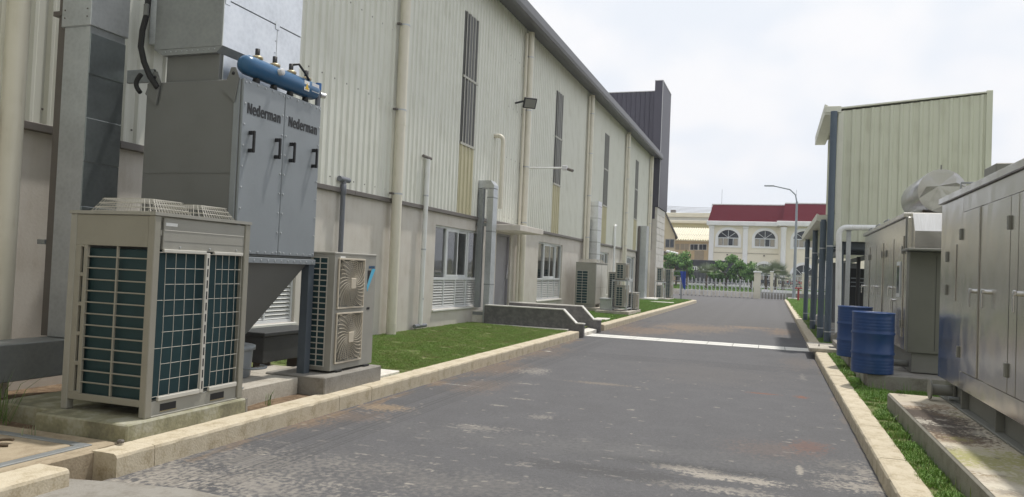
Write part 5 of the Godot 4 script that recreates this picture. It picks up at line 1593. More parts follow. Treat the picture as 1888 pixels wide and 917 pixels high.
func make_right_building():
	var t = thing("pump_house", "olive ribbed metal shed raised on posts with lower lean-to roof", "building", Vector3(3.2, 0, -24))
	var zf = -20.75
	var o = put(t, "front_cladding", rib_sheet(3.25, 2.69, 5.99, 6.31, .215, .03, .05, .03), M.olive, Vector3(1.47, 0, zf))
	# corner flashings, roof edge
	sp(t, "corner_flashing", M.olive, Vector3(4.70, 2.69, zf - .08), Vector3(4.83, 6.40, zf + .045), .006)
	sp(t, "corner_flashing", M.olive_trim, Vector3(1.44, 2.69, zf - .06), Vector3(1.56, 5.99, zf + .04), .006)
	var rm = MB.new()
	rm.prism([Vector2(1.20, 6.02), Vector2(4.74, 6.345), Vector2(4.74, 6.375), Vector2(1.20, 6.06)], -25.3, zf + .05)
	mbput(t, "roof", rm, M.olive_trim)
	var sd = put(t, "side_cladding", rib_sheet(4.4, 3.55, 5.98, 5.98, .215, .03, .05, .03), M.olive, Vector3(1.50, 0, -25.18))
	sd.rotation.y = -PI / 2
	var rs = put(t, "side_cladding", rib_sheet(4.4, 2.69, 6.30, 6.30, .215, .03, .05, .03), M.olive, Vector3(4.74, 0, zf - .05))
	rs.rotation.y = PI / 2
	sp(t, "back_wall", M.olive, Vector3(1.52, 2.69, -25.28), Vector3(4.72, 6.0, -25.2), .004)
	var g = MB.new()
	g.prism([Vector2(1.11, 5.90), Vector2(1.40, 5.90), Vector2(1.43, 5.96), Vector2(1.43, 6.0), Vector2(1.19, 6.015), Vector2(1.19, 6.13), Vector2(1.11, 6.17)], -25.3, zf + .06)
	mbput(t, "gutter", g, M.olive_trim)
	sp(t, "gutter_end", M.olive_trim, Vector3(1.115, 5.95, zf + .061), Vector3(1.5, 6.11, zf + .085), .004)
	# lean-to
	var l = MB.new()
	l.prism([Vector2(1.06, 3.30), Vector2(1.20, 3.26), Vector2(3.4, 3.55), Vector2(3.4, 3.60), Vector2(1.14, 3.44), Vector2(1.06, 3.48)], -33.0, -21.9)
	mbput(t, "lean_to_roof", l, M.olive_trim)
	var ls = put(t, "lean_to_cladding", rib_sheet(11.6, 2.62, 3.29, 3.29, .215, .03, .05, .03), M.olive, Vector3(1.50, 0, -32.8))
	ls.rotation.y = -PI / 2
	sp(t, "lean_to_end", M.olive, Vector3(1.52, 2.62, -32.9), Vector3(3.4, 3.3, -32.82), .004)
	# frame below: posts and beams
	for z in [-21.0, -25.0, -28.9, -32.7]:
		for x in [1.62, 4.6]:
			sp(t, "post", M.leg_paint, Vector3(x - .06, .1, z - .06), Vector3(x + .06, 2.70, z + .06), .006)
	for z in [-21.0, -23.0, -25.0]: sp(t, "beam", M.leg_paint, Vector3(1.56, 2.50, z - .05), Vector3(4.66, 2.685, z + .05), .006)
	for x in [1.62, 2.6, 3.6, 4.6]: sp(t, "joist", M.leg_paint, Vector3(x - .04, 2.36, -33.0), Vector3(x + .04, 2.495, -20.9), .006)
	sp(t, "floor_deck", M.trim, Vector3(1.56, 2.70, -25.19), Vector3(4.69, 2.74, -20.81), .0)
	var pd = thing("shed_slab", "low grey concrete slab under the raised olive shed", "slab", Vector3(3, 0, -27))
	sp(pd, "slab", M.concrete_grey, Vector3(1.45, 0, -20.3), Vector3(5.0, .32, -33.4), .012)
	# downpipes
	var dp = [[1.32, -20.47, 5.93, "tall blue-grey downpipe at the front corner of the olive shed"], [1.235, -21.95, 3.32, "blue-grey downpipe at the front end of the lean-to gutter"], [1.225, -25.8, 3.32, "blue-grey downpipe at the middle of the lean-to gutter"], [1.22, -31.4, 3.32, "blue-grey downpipe at the far end of the lean-to gutter"]]
	for d in dp:
		var k = thing("shed_downpipe", d[3], "pipe", Vector3(d[0], .14, d[1]), 0, "blue-grey pipes of the olive shed")
		tb(k, "pipe", M.pvc_blue, [Vector3(d[0], .10, d[1]), Vector3(d[0], d[2], d[1])], .082, 16)
		for y in [.42, 2.55]:
			lt(k, "clip", M.galv, Vector3(d[0], y, d[1]), [[.086, -.014], [.086, .014]], 16)
			tb(k, "bracket", M.galv, [Vector3(d[0] + .08, y, d[1]), Vector3(1.56, y, d[1])], .012, 6)
	# machines under the shed
	var c = thing("control_cabinet", "black louvred cabinet under the raised olive shed", "cabinet", Vector3(2.3, .32, -22.6))
	sp(c, "body", M.black, Vector3(1.95, .33, -22.5), Vector3(2.9, 2.05, -23.3), .01)
	for i in 3: sp(c, "louvre", M.lamp_grey, Vector3(2.0, 1.55 + i * .11, -22.49), Vector3(2.8, 1.58 + i * .11, -22.475), .002)
	tb(c, "pipe", M.black, [Vector3(2.15, 2.36, -22.2), Vector3(2.15, 1.0, -22.2), Vector3(2.2, .78, -22.2), Vector3(2.5, .72, -22.2)], .05, 8)
	c = thing("control_cabinet", "grey cabinet standing behind the lean-to pipes", "cabinet", Vector3(2.2, .32, -27.6))
	sp(c, "body", M.pvc_grey, Vector3(1.85, .33, -27.0), Vector3(2.6, 2.3, -27.9), .01)
	sp(c, "door", M.pvc_grey, Vector3(1.88, .40, -26.985), Vector3(2.57, 2.25, -26.999), .004)
	sp(c, "plinth", M.concrete, Vector3(1.8, .321, -26.9), Vector3(2.65, .329, -28.0), .0)

# ------------------------------------------------------------------ gate, street and the houses beyond
func arch_poly(x0, x1, y0, ys, y1, n = 12):
	var p = [Vector2(x0, y0), Vector2(x1, y0)]
	var cx = (x0 + x1) / 2; var r = (x1 - x0) / 2
	for i in n + 1:
		var a = PI * i / n
		p.append(Vector2(cx + r * cos(a), ys + (y1 - ys) * sin(a)))
	return p

func arch_window(v, x0, x1, y0, y1, z):
	var ys = y0 + (y1 - y0) * .48
	var mb = MB.new()
	var outer = arch_poly(x0 - .28, x1 + .28, y0 - .22, ys, y1 + .30, 16)
	var inner = arch_poly(x0, x1, y0, ys, y1, 16)
	# surround: ring of quads between the outlines
	for i in outer.size():
		var j = (i + 1) % outer.size()
		mb.prism([outer[i], outer[j], inner[j], inner[i]], z, z + .07)
	var w = mbput(v, "window", mb, M.villa_white)
	var gm = MB.new()
	gm.prism(inner, z - .12, z - .10)
	mbput(w, "pane", gm, M.dark_glass)
	var fm = MB.new()
	fm.span(Vector3(x0, ys - .05, z - .1), Vector3(x1, ys + .05, z - .03))
	for i in 5:
		var x = lerpf(x0 + .03, x1 - .03, i / 4.0)
		fm.span(Vector3(x - .035, y0, z - .1), Vector3(x + .035, ys - .05, z - .031))
	for i in [1, 2, 3]:
		var a = PI * i / 4.0
		fm.beam(Vector3((x0 + x1) / 2, ys + .05, z - .07), Vector3((x0 + x1) / 2 + (x1 - x0) * .48 * cos(a), ys + (y1 - ys) * .96 * sin(a), z - .07), .05, .05)
	mbput(w, "glazing_bars", fm, M.alu)
	for i in [0, 1, 3]:
		var xa = lerpf(x0, x1, i / 4.0) + .06; var xb = lerpf(x0, x1, (i + 1) / 4.0) - .06
		sp(w, "curtain", M.curtain, Vector3(xa, y0 + .04, z - .099), Vector3(xb, ys - .06, z - .09), 0.0)
	return w

func make_villa():
	var t = thing("villa", "cream two-storey villa with red mansard roof and white arched windows", "building", Vector3(2, .78, -90))
	var Z = -88.0
	var Z2 = -87.3
	var wins = [[-5.98, -3.76], [-2.05, .12]]
	# wall with openings is built as solid stretches round the arches' rectangles
	var wall = func(x0, x1, z, ws):
		var x = x0
		for w in ws:
			sp(t, "wall", M.cream, Vector3(x, .7, z - .4), Vector3(w[0], 7.5, z), 0.0)
			for q in [[.7, 1.0], [3.35, 5.28], [7.02, 7.5]]:
				sp(t, "wall", M.cream, Vector3(w[0], q[0], z - .4), Vector3(w[1], q[1], z), 0.0)
			# spandrels above the arches
			for s in [[5.28, 6.11, 7.02], [1.0, 2.2, 3.35]]:
				var mb = MB.new()
				var cx = (w[0] + w[1]) / 2; var r = (w[1] - w[0]) / 2
				for sg in [-1.0, 1.0]:
					var p = [Vector2(cx + sg * r, s[2] + .002), Vector2(cx, s[2] + .002)]
					for i in 9:
						var a = PI * .5 * (1.0 - i / 8.0)
						p.append(Vector2(cx + sg * r * cos(a), s[1] + (s[2] - s[1]) * sin(a)))
					mb.prism(p, z - .35, z - .001)
				mbput(t, "spandrel", mb, M.cream)
			x = w[1]
		sp(t, "wall", M.cream, Vector3(x, .7, z - .4), Vector3(x1, 7.5, z), 0.0)
	wall.call(-6.95, .5, Z, wins)
	wall.call(.5, 12.0, Z2, [[1.95, 4.15], [6.6, 8.8]])
	sp(t, "return_wall", M.cream, Vector3(.5, .7, Z - .01), Vector3(.8, 7.5, Z2 - .401), 0.0)
	sp(t, "inner_wall", M.room, Vector3(-6.9, .7, -97), Vector3(12.0, 7.45, -92.5), 0.0)
	sp(t, "inner_floor", M.room, Vector3(-6.9, 3.9, -92.49), Vector3(12.0, 4.1, -88.41), 0.0)
	for q in [-6.85, -2.9, .3, 5.3, 11.8]: sp(t, "partition", M.room, Vector3(q, .7, -92.49), Vector3(q + .1, 7.45, -88.41), 0.0)
	sp(t, "end_wall", M.cream, Vector3(-6.95, .7, -97.0), Vector3(-6.905, 7.5, Z - .401), 0.0)
	for w in wins:
		arch_window(t, w[0], w[1], 5.28, 7.02, Z)
		arch_window(t, w[0], w[1], 1.0, 3.35, Z)
	for w in [[1.95, 4.15], [6.6, 8.8]]:
		arch_window(t, w[0], w[1], 5.28, 7.02, Z2)
		arch_window(t, w[0], w[1], 1.0, 3.35, Z2)
	# pilasters, columns, cornice, string course
	for x in [-6.95, -3.28]:
		sp(t, "pilaster", M.villa_white, Vector3(x, .75, Z + .002), Vector3(x + .52, 7.2, Z + .14), .02)
		sp(t, "capital", M.villa_white, Vector3(x - .05, 7.2, Z + .003), Vector3(x + .57, 7.49, Z + .20), .02)
	for x in [.95, 5.4]:
		lt(t, "column", M.villa_white, Vector3(x, .78, Z2 + .3), [[.34, 0.0], [.34, .2], [.27, .3], [.26, 6.2], [.32, 6.4], [.34, 6.6]], 18)
		lt(t, "capital", M.brass, Vector3(x, 7.38, Z2 + .3), [[.33, 0.0], [.36, .04], [.36, .1], [.0, .1]], 18)
	sp(t, "string_course", M.curtain, Vector3(-6.4, 4.44, Z + .001), Vector3(.49, 4.50, Z + .05), .01)
	sp(t, "cornice", M.villa_white, Vector3(-7.25, 7.50, -97), Vector3(.45, 7.98, Z + .45), .04)
	sp(t, "cornice", M.villa_white, Vector3(.2, 7.50, -97), Vector3(12.4, 8.03, Z2 + .75), .04)
	sp(t, "ridge_coping", M.villa_white, Vector3(-6.85, 9.93, -96), Vector3(1.0, 10.06, -89.2), .02)
	sp(t, "ridge_coping", M.villa_white, Vector3(1.0, 10.05, -96), Vector3(12.4, 10.2, -88.4), .02)
	for bay in [[-7.12, 1.0, Z + .25, 7.98, 9.93, -89.2, -6.72], [.75, 12.3, Z2 + .55, 8.03, 10.05, -88.4, 1.0]]:
		var mb = MB.new()
		var rows = 15
		for r in rows:
			var a = float(r) / rows; var b = float(r + 1) / rows
			var y0 = lerpf(bay[3], bay[4], a); var y1 = lerpf(bay[3], bay[4], b) + .02
			var za = lerpf(bay[2], bay[5], a); var zb = lerpf(bay[2], bay[5], b) - .05
			var xa = lerpf(bay[0], bay[6], a); var xb = lerpf(bay[0], bay[6], b)
			mb.quad(Vector3(xa, y0, za), Vector3(xb, y1, zb), Vector3(bay[1], y1, zb), Vector3(bay[1], y0, za))
			mb.quad(Vector3(xa, y0 - .03, za), Vector3(xa, y0, za), Vector3(bay[1], y0, za), Vector3(bay[1], y0 - .03, za))
			mb.quad(Vector3(xa, y0, -96), Vector3(xb, y1, -96), Vector3(xb, y1, zb), Vector3(xa, y0, za))
		for k in int((bay[1] - bay[0]) / .42):
			var x = bay[0] + .3 + k * .42
			mb.beam(Vector3(x, bay[3] + .02, bay[2]), Vector3(x, bay[4], bay[5]), .05, .05)
		mbput(t, "roof", mb, M.red_tile)
	sp(t, "roof_core", M.red_tile, Vector3(-6.6, 7.99, -95.9), Vector3(12.2, 9.9, -90.2), 0.0)
	for x in [-4.9, -1.0]:
		bx(t, "wall_lamp", M.trim, Vector3(x, 4.25, Z + .1), Vector3(.16, .14, .2), .02)
	for x in [-5.9, 2.2]: tb(t, "lightning_rod", M.galv_dull, [Vector3(x, 10.0, -91), Vector3(x, 11.9, -91)], .02, 5)

func make_far_sheds():
	# beige gabled shed just past the tower
	var z = -86.0
	var t = thing("gabled_shed", "beige gabled shed with two small windows beyond the tower", "building", Vector3(on_z(1245.0, 435.0, -86.0).x, .7, -86))
	t.rotation.y = .24
	var P = func(u, v): return on_z(float(u), float(v), z)
	var a = P.call(1245, 435); var top = P.call(1224, 389)
	var bot = .7
	var xr = a.x
	var mb = MB.new()
	mb.prism([Vector2(xr, bot), Vector2(xr, a.y), Vector2(top.x, top.y), Vector2(top.x - 8.0, top.y - 5.0), Vector2(top.x - 8.0, bot)], z - 14, z)
	mbput(t, "wall", mb, M.tan_wall)
	var rf = MB.new()
	rf.prism([Vector2(xr + .25, a.y - .35), Vector2(xr + .28, a.y - .2), Vector2(top.x + .02, top.y + .22), Vector2(top.x, top.y + .02)], z - 14, z + .3)
	mbput(t, "roof", rf, M.trim)
	for u in [1231, 1239]:
		var q = P.call(u, 449)
		var w = bx(t, "window", M.curtain, Vector3(q.x, q.y, z + .02), Vector3(.55, 1.0, .06), .01)
		bx(w, "pane", M.dark_glass, Vector3(q.x, q.y, z + .055), Vector3(.4, .85, .01), .0)
	var cn = P.call(1236, 466)
	sp(t, "awning", M.trim, Vector3(cn.x - 2.5, cn.y - .1, z + .01), Vector3(cn.x + .5, cn.y + .1, z + 1.2), .03)
	tb(t, "awning_pipe", M.villa_white, [Vector3(cn.x - .6, cn.y + .1, z + 1.3), Vector3(cn.x + .7, cn.y - .15, z + 1.3)], .14, 10)
	# low works hall with white ribbed roof and a band of windows
	z = -96.0
	t = thing("works_hall", "tan works hall with pale ribbed roof and a dark window band", "building", Vector3(-9, .7, -100))
	var l = on_z(1238.0, 444.0, z); var r = on_z(1316.0, 440.0, z)
	sp(t, "wall", M.tan_wall, Vector3(l.x - 4, .7, z - .5), Vector3(r.x + 1, l.y, z), 0.0)
	var hi = on_z(1270.0, 421.0, z - 8)
	var sh = MB.new()
	var n = 34
	for i in n:
		var x0 = lerpf(l.x - 4, r.x + 1, float(i) / n); var x1 = lerpf(l.x - 4, r.x + 1, float(i + 1) / n)
		var m = (x0 + x1) / 2
		sh.quad(Vector3(x0, l.y + .1, z + .4), Vector3(x0, hi.y, z - 8), Vector3(m, hi.y + .12, z - 8), Vector3(m, l.y + .22, z + .4))
		sh.quad(Vector3(m, l.y + .22, z + .4), Vector3(m, hi.y + .12, z - 8), Vector3(x1, hi.y, z - 8), Vector3(x1, l.y + .1, z + .4))
	sh.span(Vector3(l.x - 4, l.y, z - 8), Vector3(r.x + 1, l.y + .09, z + .4))
	mbput(t, "roof", sh, M.roof_pale)
	for k in [[1273, 1279], [1280, 1287], [1289, 1295], [1296, 1303]]:
		var q0 = on_z(float(k[0]), 451.0, z); var q1 = on_z(float(k[1]), 461.0, z)
		var w = sp(t, "window", M.alu, Vector3(q0.x - .05, q1.y - .06, z + .002), Vector3(q1.x + .05, q0.y + .06, z + .06), .0)
		sp(w, "pane", M.dark_glass, Vector3(q0.x + .03, q1.y, z + .061), Vector3(q1.x - .03, q0.y, z + .07), .0)
	for k in [[1246, 1253], [1255, 1262], [1263, 1270]]:
		var q0 = on_z(float(k[0]), 450.0, z); var q1 = on_z(float(k[1]), 461.0, z)
		sp(t, "vent_panel", M.curtain, Vector3(q0.x, q1.y, z + .002), Vector3(q1.x, q0.y, z + .05), .0)
	var d0 = on_z(1281.0, 463.0, z); var d1 = on_z(1297.0, 500.0, z)
	sp(t, "door", M.curtain, Vector3(d0.x, .7, z + .002), Vector3(d1.x, d0.y, z + .06), .0)
	# two higher roofs further back
	var spec = [[-112.0, 412, 1312, M.olive_far, M.roof_pale, "olive fascia hall behind the works hall roof", 407], [-140.0, 401, 1312, M.roof_grey, M.roof_pale, "long grey roofed hall farthest behind the villa", 393]]
	for s in spec:
		var k = thing("far_hall", s[5], "building", Vector3(-12, .7, s[0]))
		var p = on_z(1270.0, float(s[1]), s[0]); var q = on_z(1270.0, float(s[6]), s[0])
		sp(k, "wall", s[3], Vector3(-26, .7, s[0] - 10), Vector3(-5.0, p.y, s[0]), .0)
		sp(k, "roof", s[4], Vector3(-26.3, p.y + .01, s[0] - 10.5), Vector3(-4.8, q.y, s[0] + .4), .05)
		var vq = on_z(1239.0, 392.0, s[0])
		if s[0] < -120: bx(k, "roof_vent", M.trim, Vector3(vq.x, q.y + .35, s[0] - 2), Vector3(.9, .7, .9), .05)
	# overhead wires between two poles
	for i in 5:
		var w = thing("overhead_wire", "%s of the five thin overhead wires behind the tower" % ["topmost", "second from top", "middle one", "second from bottom", "lowest"][i], "wire", Vector3(-12, 9, -93), 0, "overhead wires behind the tower")
		var a1 = on_z(1205.0, 378.0 + i * 2.2, -100.0); var b1 = on_z(1330.0, 384.0 + i * 2.4, -100.0)
		var pts = []
		for k in 9:
			var q = a1.lerp(b1, k / 8.0)
			q.y -= .10 * sin(PI * k / 8.0)
			pts.append(q)
		tb(w, "cable", M.trim, pts, .022, 5)

func make_street():
	# low retaining wall past the gate
	var w = thing("street_wall", "low white retaining wall along the street beyond the gate", "wall", Vector3(-10, 0, -70))
	for i in 10: sp(w, "wall_section", M.white_concrete, Vector3(-41 + i * 4.0 + .01, -.05, -70.4), Vector3(-37 + i * 4.0 - .01, .47, -70.1), .01)
	w = thing("street_wall", "low grey retaining wall right of the cream gate pillar", "wall", Vector3(10, 0, -70))
	for i in 8: sp(w, "wall_section", M.concrete_grey, Vector3(-1 + i * 4.0 + .01, -.05, -70.0), Vector3(3 + i * 4.0 - .01, .55, -69.7), .01)
	# accordion gate
	var g = thing("sliding_gate", "grey steel folding gate with lattice bars drawn across the road", "gate", Vector3(-4.5, 0, -67.2))
	var z = -67.2
	var lat = MB.new()
	var xs = []
	var n = 19
	for i in n: xs.append(lerpf(-7.6, -1.62, float(i) / (n - 1)))
	for i in n:
		var mb = MB.new()
		mb.span(Vector3(xs[i] - .035, .05, z - .035), Vector3(xs[i] + .035, 1.50 + .08 * (i % 2), z + .035), .01)
		var o = mbput(g, "post", mb, M.gate_grey)
		lt(o, "wheel", M.rubber, Vector3(xs[i], .05, z - .02), [[0, 0], [.05, 0], [.05, .04], [0, .04]], 10, Basis(Vector3.RIGHT, PI / 2))
	for i in n - 1:
		for h in [.35, .8, 1.05]:
			lat.beam(Vector3(xs[i], h, z + .03), Vector3(xs[i + 1], h + .28 * (1 if i % 2 == 0 else -1) * (1 if h > .9 else -1), z + .03), .03, .015)
			lat.beam(Vector3(xs[i], h + .28, z - .03), Vector3(xs[i + 1], h, z - .03), .03, .015)
	mbput(g, "lattice", lat, M.gate_grey)
	g = thing("parked_gate_leaf", "folded end of the steel gate parked right of the pillar", "gate", Vector3(0, 0, -66.6))
	lat = MB.new()
	for i in 9:
		var x = lerpf(-.9, 1.05, i / 8.0)
		sp(g, "post", M.gate_grey, Vector3(x - .025, .05, -66.63), Vector3(x + .025, 1.12, -66.57), .008)
		if i < 8:
			var x2 = lerpf(-.9, 1.05, (i + 1) / 8.0)
			lat.beam(Vector3(x, .35, -66.6), Vector3((x + x2) / 2, .62, -66.6), .025, .02)
			lat.beam(Vector3((x + x2) / 2, .62, -66.6), Vector3(x2, .35, -66.6), .025, .02)
			lat.beam(Vector3(x, 1.0, -66.6), Vector3(x2, 1.0, -66.6), .03, .02)
			lat.beam(Vector3(x, .68, -66.6), Vector3(x2, .68, -66.6), .03, .02)
	mbput(g, "lattice", lat, M.gate_grey)
	var p = thing("gate_pillar", "square cream gate pillar with white cap", "pillar", Vector3(-1.25, 0, -67.8))
	sp(p, "shaft", M.cream_post, Vector3(-1.52, -.05, -68.2), Vector3(-.98, 2.20, -67.6), .01)
	sp(p, "cap", M.villa_white, Vector3(-1.60, 2.201, -68.28), Vector3(-.90, 2.32, -67.52), .02)
	# fences
	for s in [[-40.0, -.5, -82.0, .72, "dark railing with cream posts in front of the parked motorcycles", 3.4, M.fence_paint], [-.9, 31.0, -69.85, .56, "grey railing on the low wall beside the street lamp", 2.6, M.fence_paint], [-.4, 30.0, -82.0, .72, "cream post railing before the villa steps", 3.4, M.cream_post]]:
		var f = thing("railing", s[4], "fence", Vector3((s[0] + s[1]) / 2, s[3], s[2]))
		sp(f, "base_wall", M.villa_white, Vector3(s[0], s[3] - .3, s[2] - .1), Vector3(s[1], s[3] + .22, s[2] + .1), .01)
		var x = s[0] + .8
		while x < s[1]:
			sp(f, "post", M.cream_post, Vector3(x - .13, s[3] - .2, s[2] - .13), Vector3(x + .13, s[3] + 1.75, s[2] + .13), .01)
			sp(f, "post_cap", M.villa_white, Vector3(x - .17, s[3] + 1.751, s[2] - .17), Vector3(x + .17, s[3] + 1.84, s[2] + .17), .01)
			var e = min(x + s[5], s[1])
			if e - x > .6:
				var mb = MB.new()
				var k = x + .25
				while k < e - .14:
					mb.span(Vector3(k - .012, s[3] + .23, s[2] - .012), Vector3(k + .012, s[3] + 1.6, s[2] + .012))
					k += .14
				for y in [.45, 1.45]: mb.span(Vector3(x + .131, s[3] + y - .02, s[2] - .02), Vector3(e - .131, s[3] + y + .02, s[2] + .02))
				mbput(f, "rail_panel", mb, s[6])
			x += s[5]
	# street lamp
	var lz = -66.0
	var b0 = on_z(1464.0, 549.0, lz)
	var L = thing("street_lamp", "tall grey street lamp with curved arm beside the gate", "street lamp", Vector3(b0.x, .15, lz))
	var tp = on_z(1469.0, 372.0, lz); var e1 = on_z(1436.0, 345.0, lz); var e0 = on_z(1416.0, 341.0, lz)
	tb(L, "pole", M.lamp_grey, [Vector3(b0.x, .15, lz), Vector3(b0.x, tp.y, lz)], [.14, .08], 12)
	tb(L, "arm", M.lamp_grey, [Vector3(b0.x, tp.y - .05, lz), Vector3(b0.x - .12, tp.y + .55, lz), Vector3(b0.x - .55, tp.y + .98, lz), Vector3(e1.x, tp.y + 1.2, lz), Vector3(e0.x + .4, tp.y + 1.3, lz)], .055, 8)
	bx(L, "lamp_head", M.lamp_grey, Vector3(e0.x + .1, tp.y + 1.3, lz), Vector3(.75, .12, .30), .04)
	sp(L, "base", M.white_concrete, Vector3(b0.x - .45, .05, lz - .45), Vector3(b0.x + .45, .24, lz + .45), .02)
	# red standpipe
	var rp = on_z(1472.0, 555.0, -61.0)
	var R = thing("standpipe", "short red standpipe with flat top in the grass near the lamp", "standpipe", Vector3(rp.x, .14, -61))
	tb(R, "pipe", M.red_paint, [Vector3(rp.x, .1, -61), Vector3(rp.x, 1.05, -61)], .075, 10)
	sp(R, "flat_top", M.red_paint, Vector3(rp.x - .26, 1.05, -61.12), Vector3(rp.x + .26, 1.16, -60.88), .02)
	# steel stand with a blue cloth
	var q = on_y(1248.0, 549.0, .17)
	var S = thing("steel_stand", "dark steel stand by the last outdoor units", "stand", Vector3(q.x, .17, q.z))
	for x in [-.35, .25]: for zz in [0.0, -.6]: sp(S, "leg", M.fence_paint, Vector3(q.x + x - .025, .0, q.z + zz - .025), Vector3(q.x + x + .025, 2.0, q.z + zz + .025), .005)
	for y in [1.3, 1.65, 1.97]:
		sp(S, "rail", M.fence_paint, Vector3(q.x - .6, y - .025, q.z + .026), Vector3(q.x + .3, y + .025, q.z + .05), .005)
	var c = MB.new()
	var top = [Vector3(q.x + .2, 1.95, q.z + .10), Vector3(q.x + .62, 1.92, q.z + .06)]
	var f2 = FastNoiseLite.new()
	f2.frequency = 2.0
	var rows = []
	for j in 9:
		var row = []
		for i in 7:
			var s = i / 6.0; var tt = j / 8.0
			row.append(Vector3(q.x + .16 + s * lerpf(.40, .14, tt) + tt * .26, 1.97 - tt * 1.15 - .1 * s * tt, q.z + .09 + .05 * sin(s * 9.0 + tt * 2.0) + .04 * f2.get_noise_2d(i, j)))
		rows.append(row)
	c.st.set_smooth_group(2)
	for j in 8:
		for i in 6:
			c.quad(rows[j + 1][i], rows[j][i], rows[j][i + 1], rows[j + 1][i + 1])
			var o = Vector3(0, 0, -.012)
			c.quad(rows[j + 1][i + 1] + o, rows[j][i + 1] + o, rows[j][i] + o, rows[j + 1][i] + o)
	tag(put(self, "blue_cloth", c.done(), M.tarp), "crumpled blue cloth hanging from the dark steel stand", "cloth")
	# dark name board on the street
	var sb = thing("name_board", "wide black name board with pale lettering behind the trees", "sign", Vector3(-7, .8, -83.5))
	var a = on_z(1247.0, 478.0, -83.5); var b = on_z(1354.0, 481.0, -83.5)
	sp(sb, "board", M.sign_black, Vector3(a.x, 1.0, -83.7), Vector3(b.x, a.y, -83.5), .02)
	for k in 3: sp(sb, "post", M.fence_paint, Vector3(lerpf(a.x, b.x, .1 + k * .4) - .06, .6, -83.6), Vector3(lerpf(a.x, b.x, .1 + k * .4) + .06, .999, -83.54), .0)
	var tx = on_z(1287.0, 494.0, -83.5)
	text(sb, "lettering", "m-u", M.white, Vector3(tx.x, tx.y, -83.495), .55, 0.0, 1.0, .02)

func make_motorcycles():
	var cols = [C(.45, .03, .04), C(.55, .56, .58), C(.05, .06, .08), C(.12, .14, .2), C(.5, .5, .5), C(.4, .05, .05)]
	var words = ["red", "silver", "black", "navy", "grey", "dark red"]
	var proto = null
	var k = 0
	for u in [1272, 1281, 1292, 1302, 1313, 1322, 1332, 1345, 1358, 1372, 1408, 1418, 1428, 1438, 1450, 1462, 1474, 1484]:
		var p = on_z(float(u), 520.0, -84.4)
		var at = Vector3(p.x, .78, -84.4 + .25 * (k % 3))
		var i = [0, 1, 2, 1, 2, 3, 1, 4, 2, 1, 3, 2, 4, 2, 3, 0, 1, 0][k]
		var t = thing("motorcycle", "%s motorcycle parked in the row behind the railing" % words[i], "motorcycle", at, .5 + .3 * sin(k * 2.1), "motorcycles parked behind the railing", true)
		var bm = mk(cols[i], .3)
		for x in [-.62, .62]:
			var w = MB.new()
			for a in 14:
				var a0 = TAU * a / 14.0; var a1 = TAU * (a + 1) / 14.0
				w.beam(Vector3(x + .25 * cos(a0), .28 + .25 * sin(a0), 0), Vector3(x + .25 * cos(a1), .28 + .25 * sin(a1), 0), .09, .07, Vector3(0, 0, 1))
			var o = mbput(t, "wheel", w, M.rubber)
			lt(o, "hub", M.galv, Vector3(x, .28, -.05), [[0, 0], [.09, 0], [.09, .1], [0, .1]], 10, Basis(Vector3.RIGHT, PI / 2))
		var b = MB.new()
		b.prism([Vector2(-.62, .62), Vector2(-.1, .45), Vector2(.25, .42), Vector2(.42, .85), Vector2(.34, .98), Vector2(.18, .62), Vector2(-.25, .72), Vector2(-.66, .80)], -.13, .13)
		mbput(t, "body", b, bm)
		var st = MB.new()
		st.box(Vector3(-.28, .79, 0), Vector3(.66, .10, .24), .03)
		mbput(t, "seat", st, M.rubber)
		var f = MB.new()
		f.tube([Vector3(.62, .28, .0), Vector3(.40, .98, 0)], .035, 7)
		f.tube([Vector3(.36, 1.0, -.32), Vector3(.40, 1.03, 0), Vector3(.36, 1.0, .32)], .018, 7)
		mbput(t, "fork", f, M.galv_dull)
		bx(t, "headlight", M.paper, Vector3(.47, .92, 0), Vector3(.10, .15, .17), .03)
		for s in [-1, 1]:
			tb(t, "mirror", M.rubber, [Vector3(.36, 1.0, s * .2), Vector3(.33, 1.16, s * .26), Vector3(.33, 1.2, s * .32)], .025, 6)
		k += 1

# ------------------------------------------------------------------ plants
func leaf_mesh(blobs, n, size, cols, sd):
	var r = RandomNumberGenerator.new()
	r.seed = sd
	var st = SurfaceTool.new()
	st.begin(Mesh.PRIMITIVE_TRIANGLES)
	for i in n:
		var b = blobs[r.randi() % blobs.size()]
		var d = Vector3(r.randfn(), r.randfn(), r.randfn()).normalized()
		var rad = b[1] * pow(r.randf(), .45)
		var p = b[0] + Vector3(d.x * rad, d.y * rad * .85, d.z * rad)
		var nrm = (d + Vector3(r.randfn(), r.randfn() + .6, r.randfn()) * .6).normalized()
		var x = nrm.cross(Vector3(r.randfn(), r.randfn(), r.randfn())).normalized()
		var y = nrm.cross(x)
		var s = size * r.randf_range(.6, 1.3)
		var c = cols[r.randi() % cols.size()]
		var q = [p - y * s, p + x * s * .45 + nrm * s * .1, p + y * s, p - x * s * .45 + nrm * s * .1]
		for k in [0, 2, 1, 0, 3, 2]:
			st.set_color(c)
			st.add_vertex(q[k])
	return st.commit()

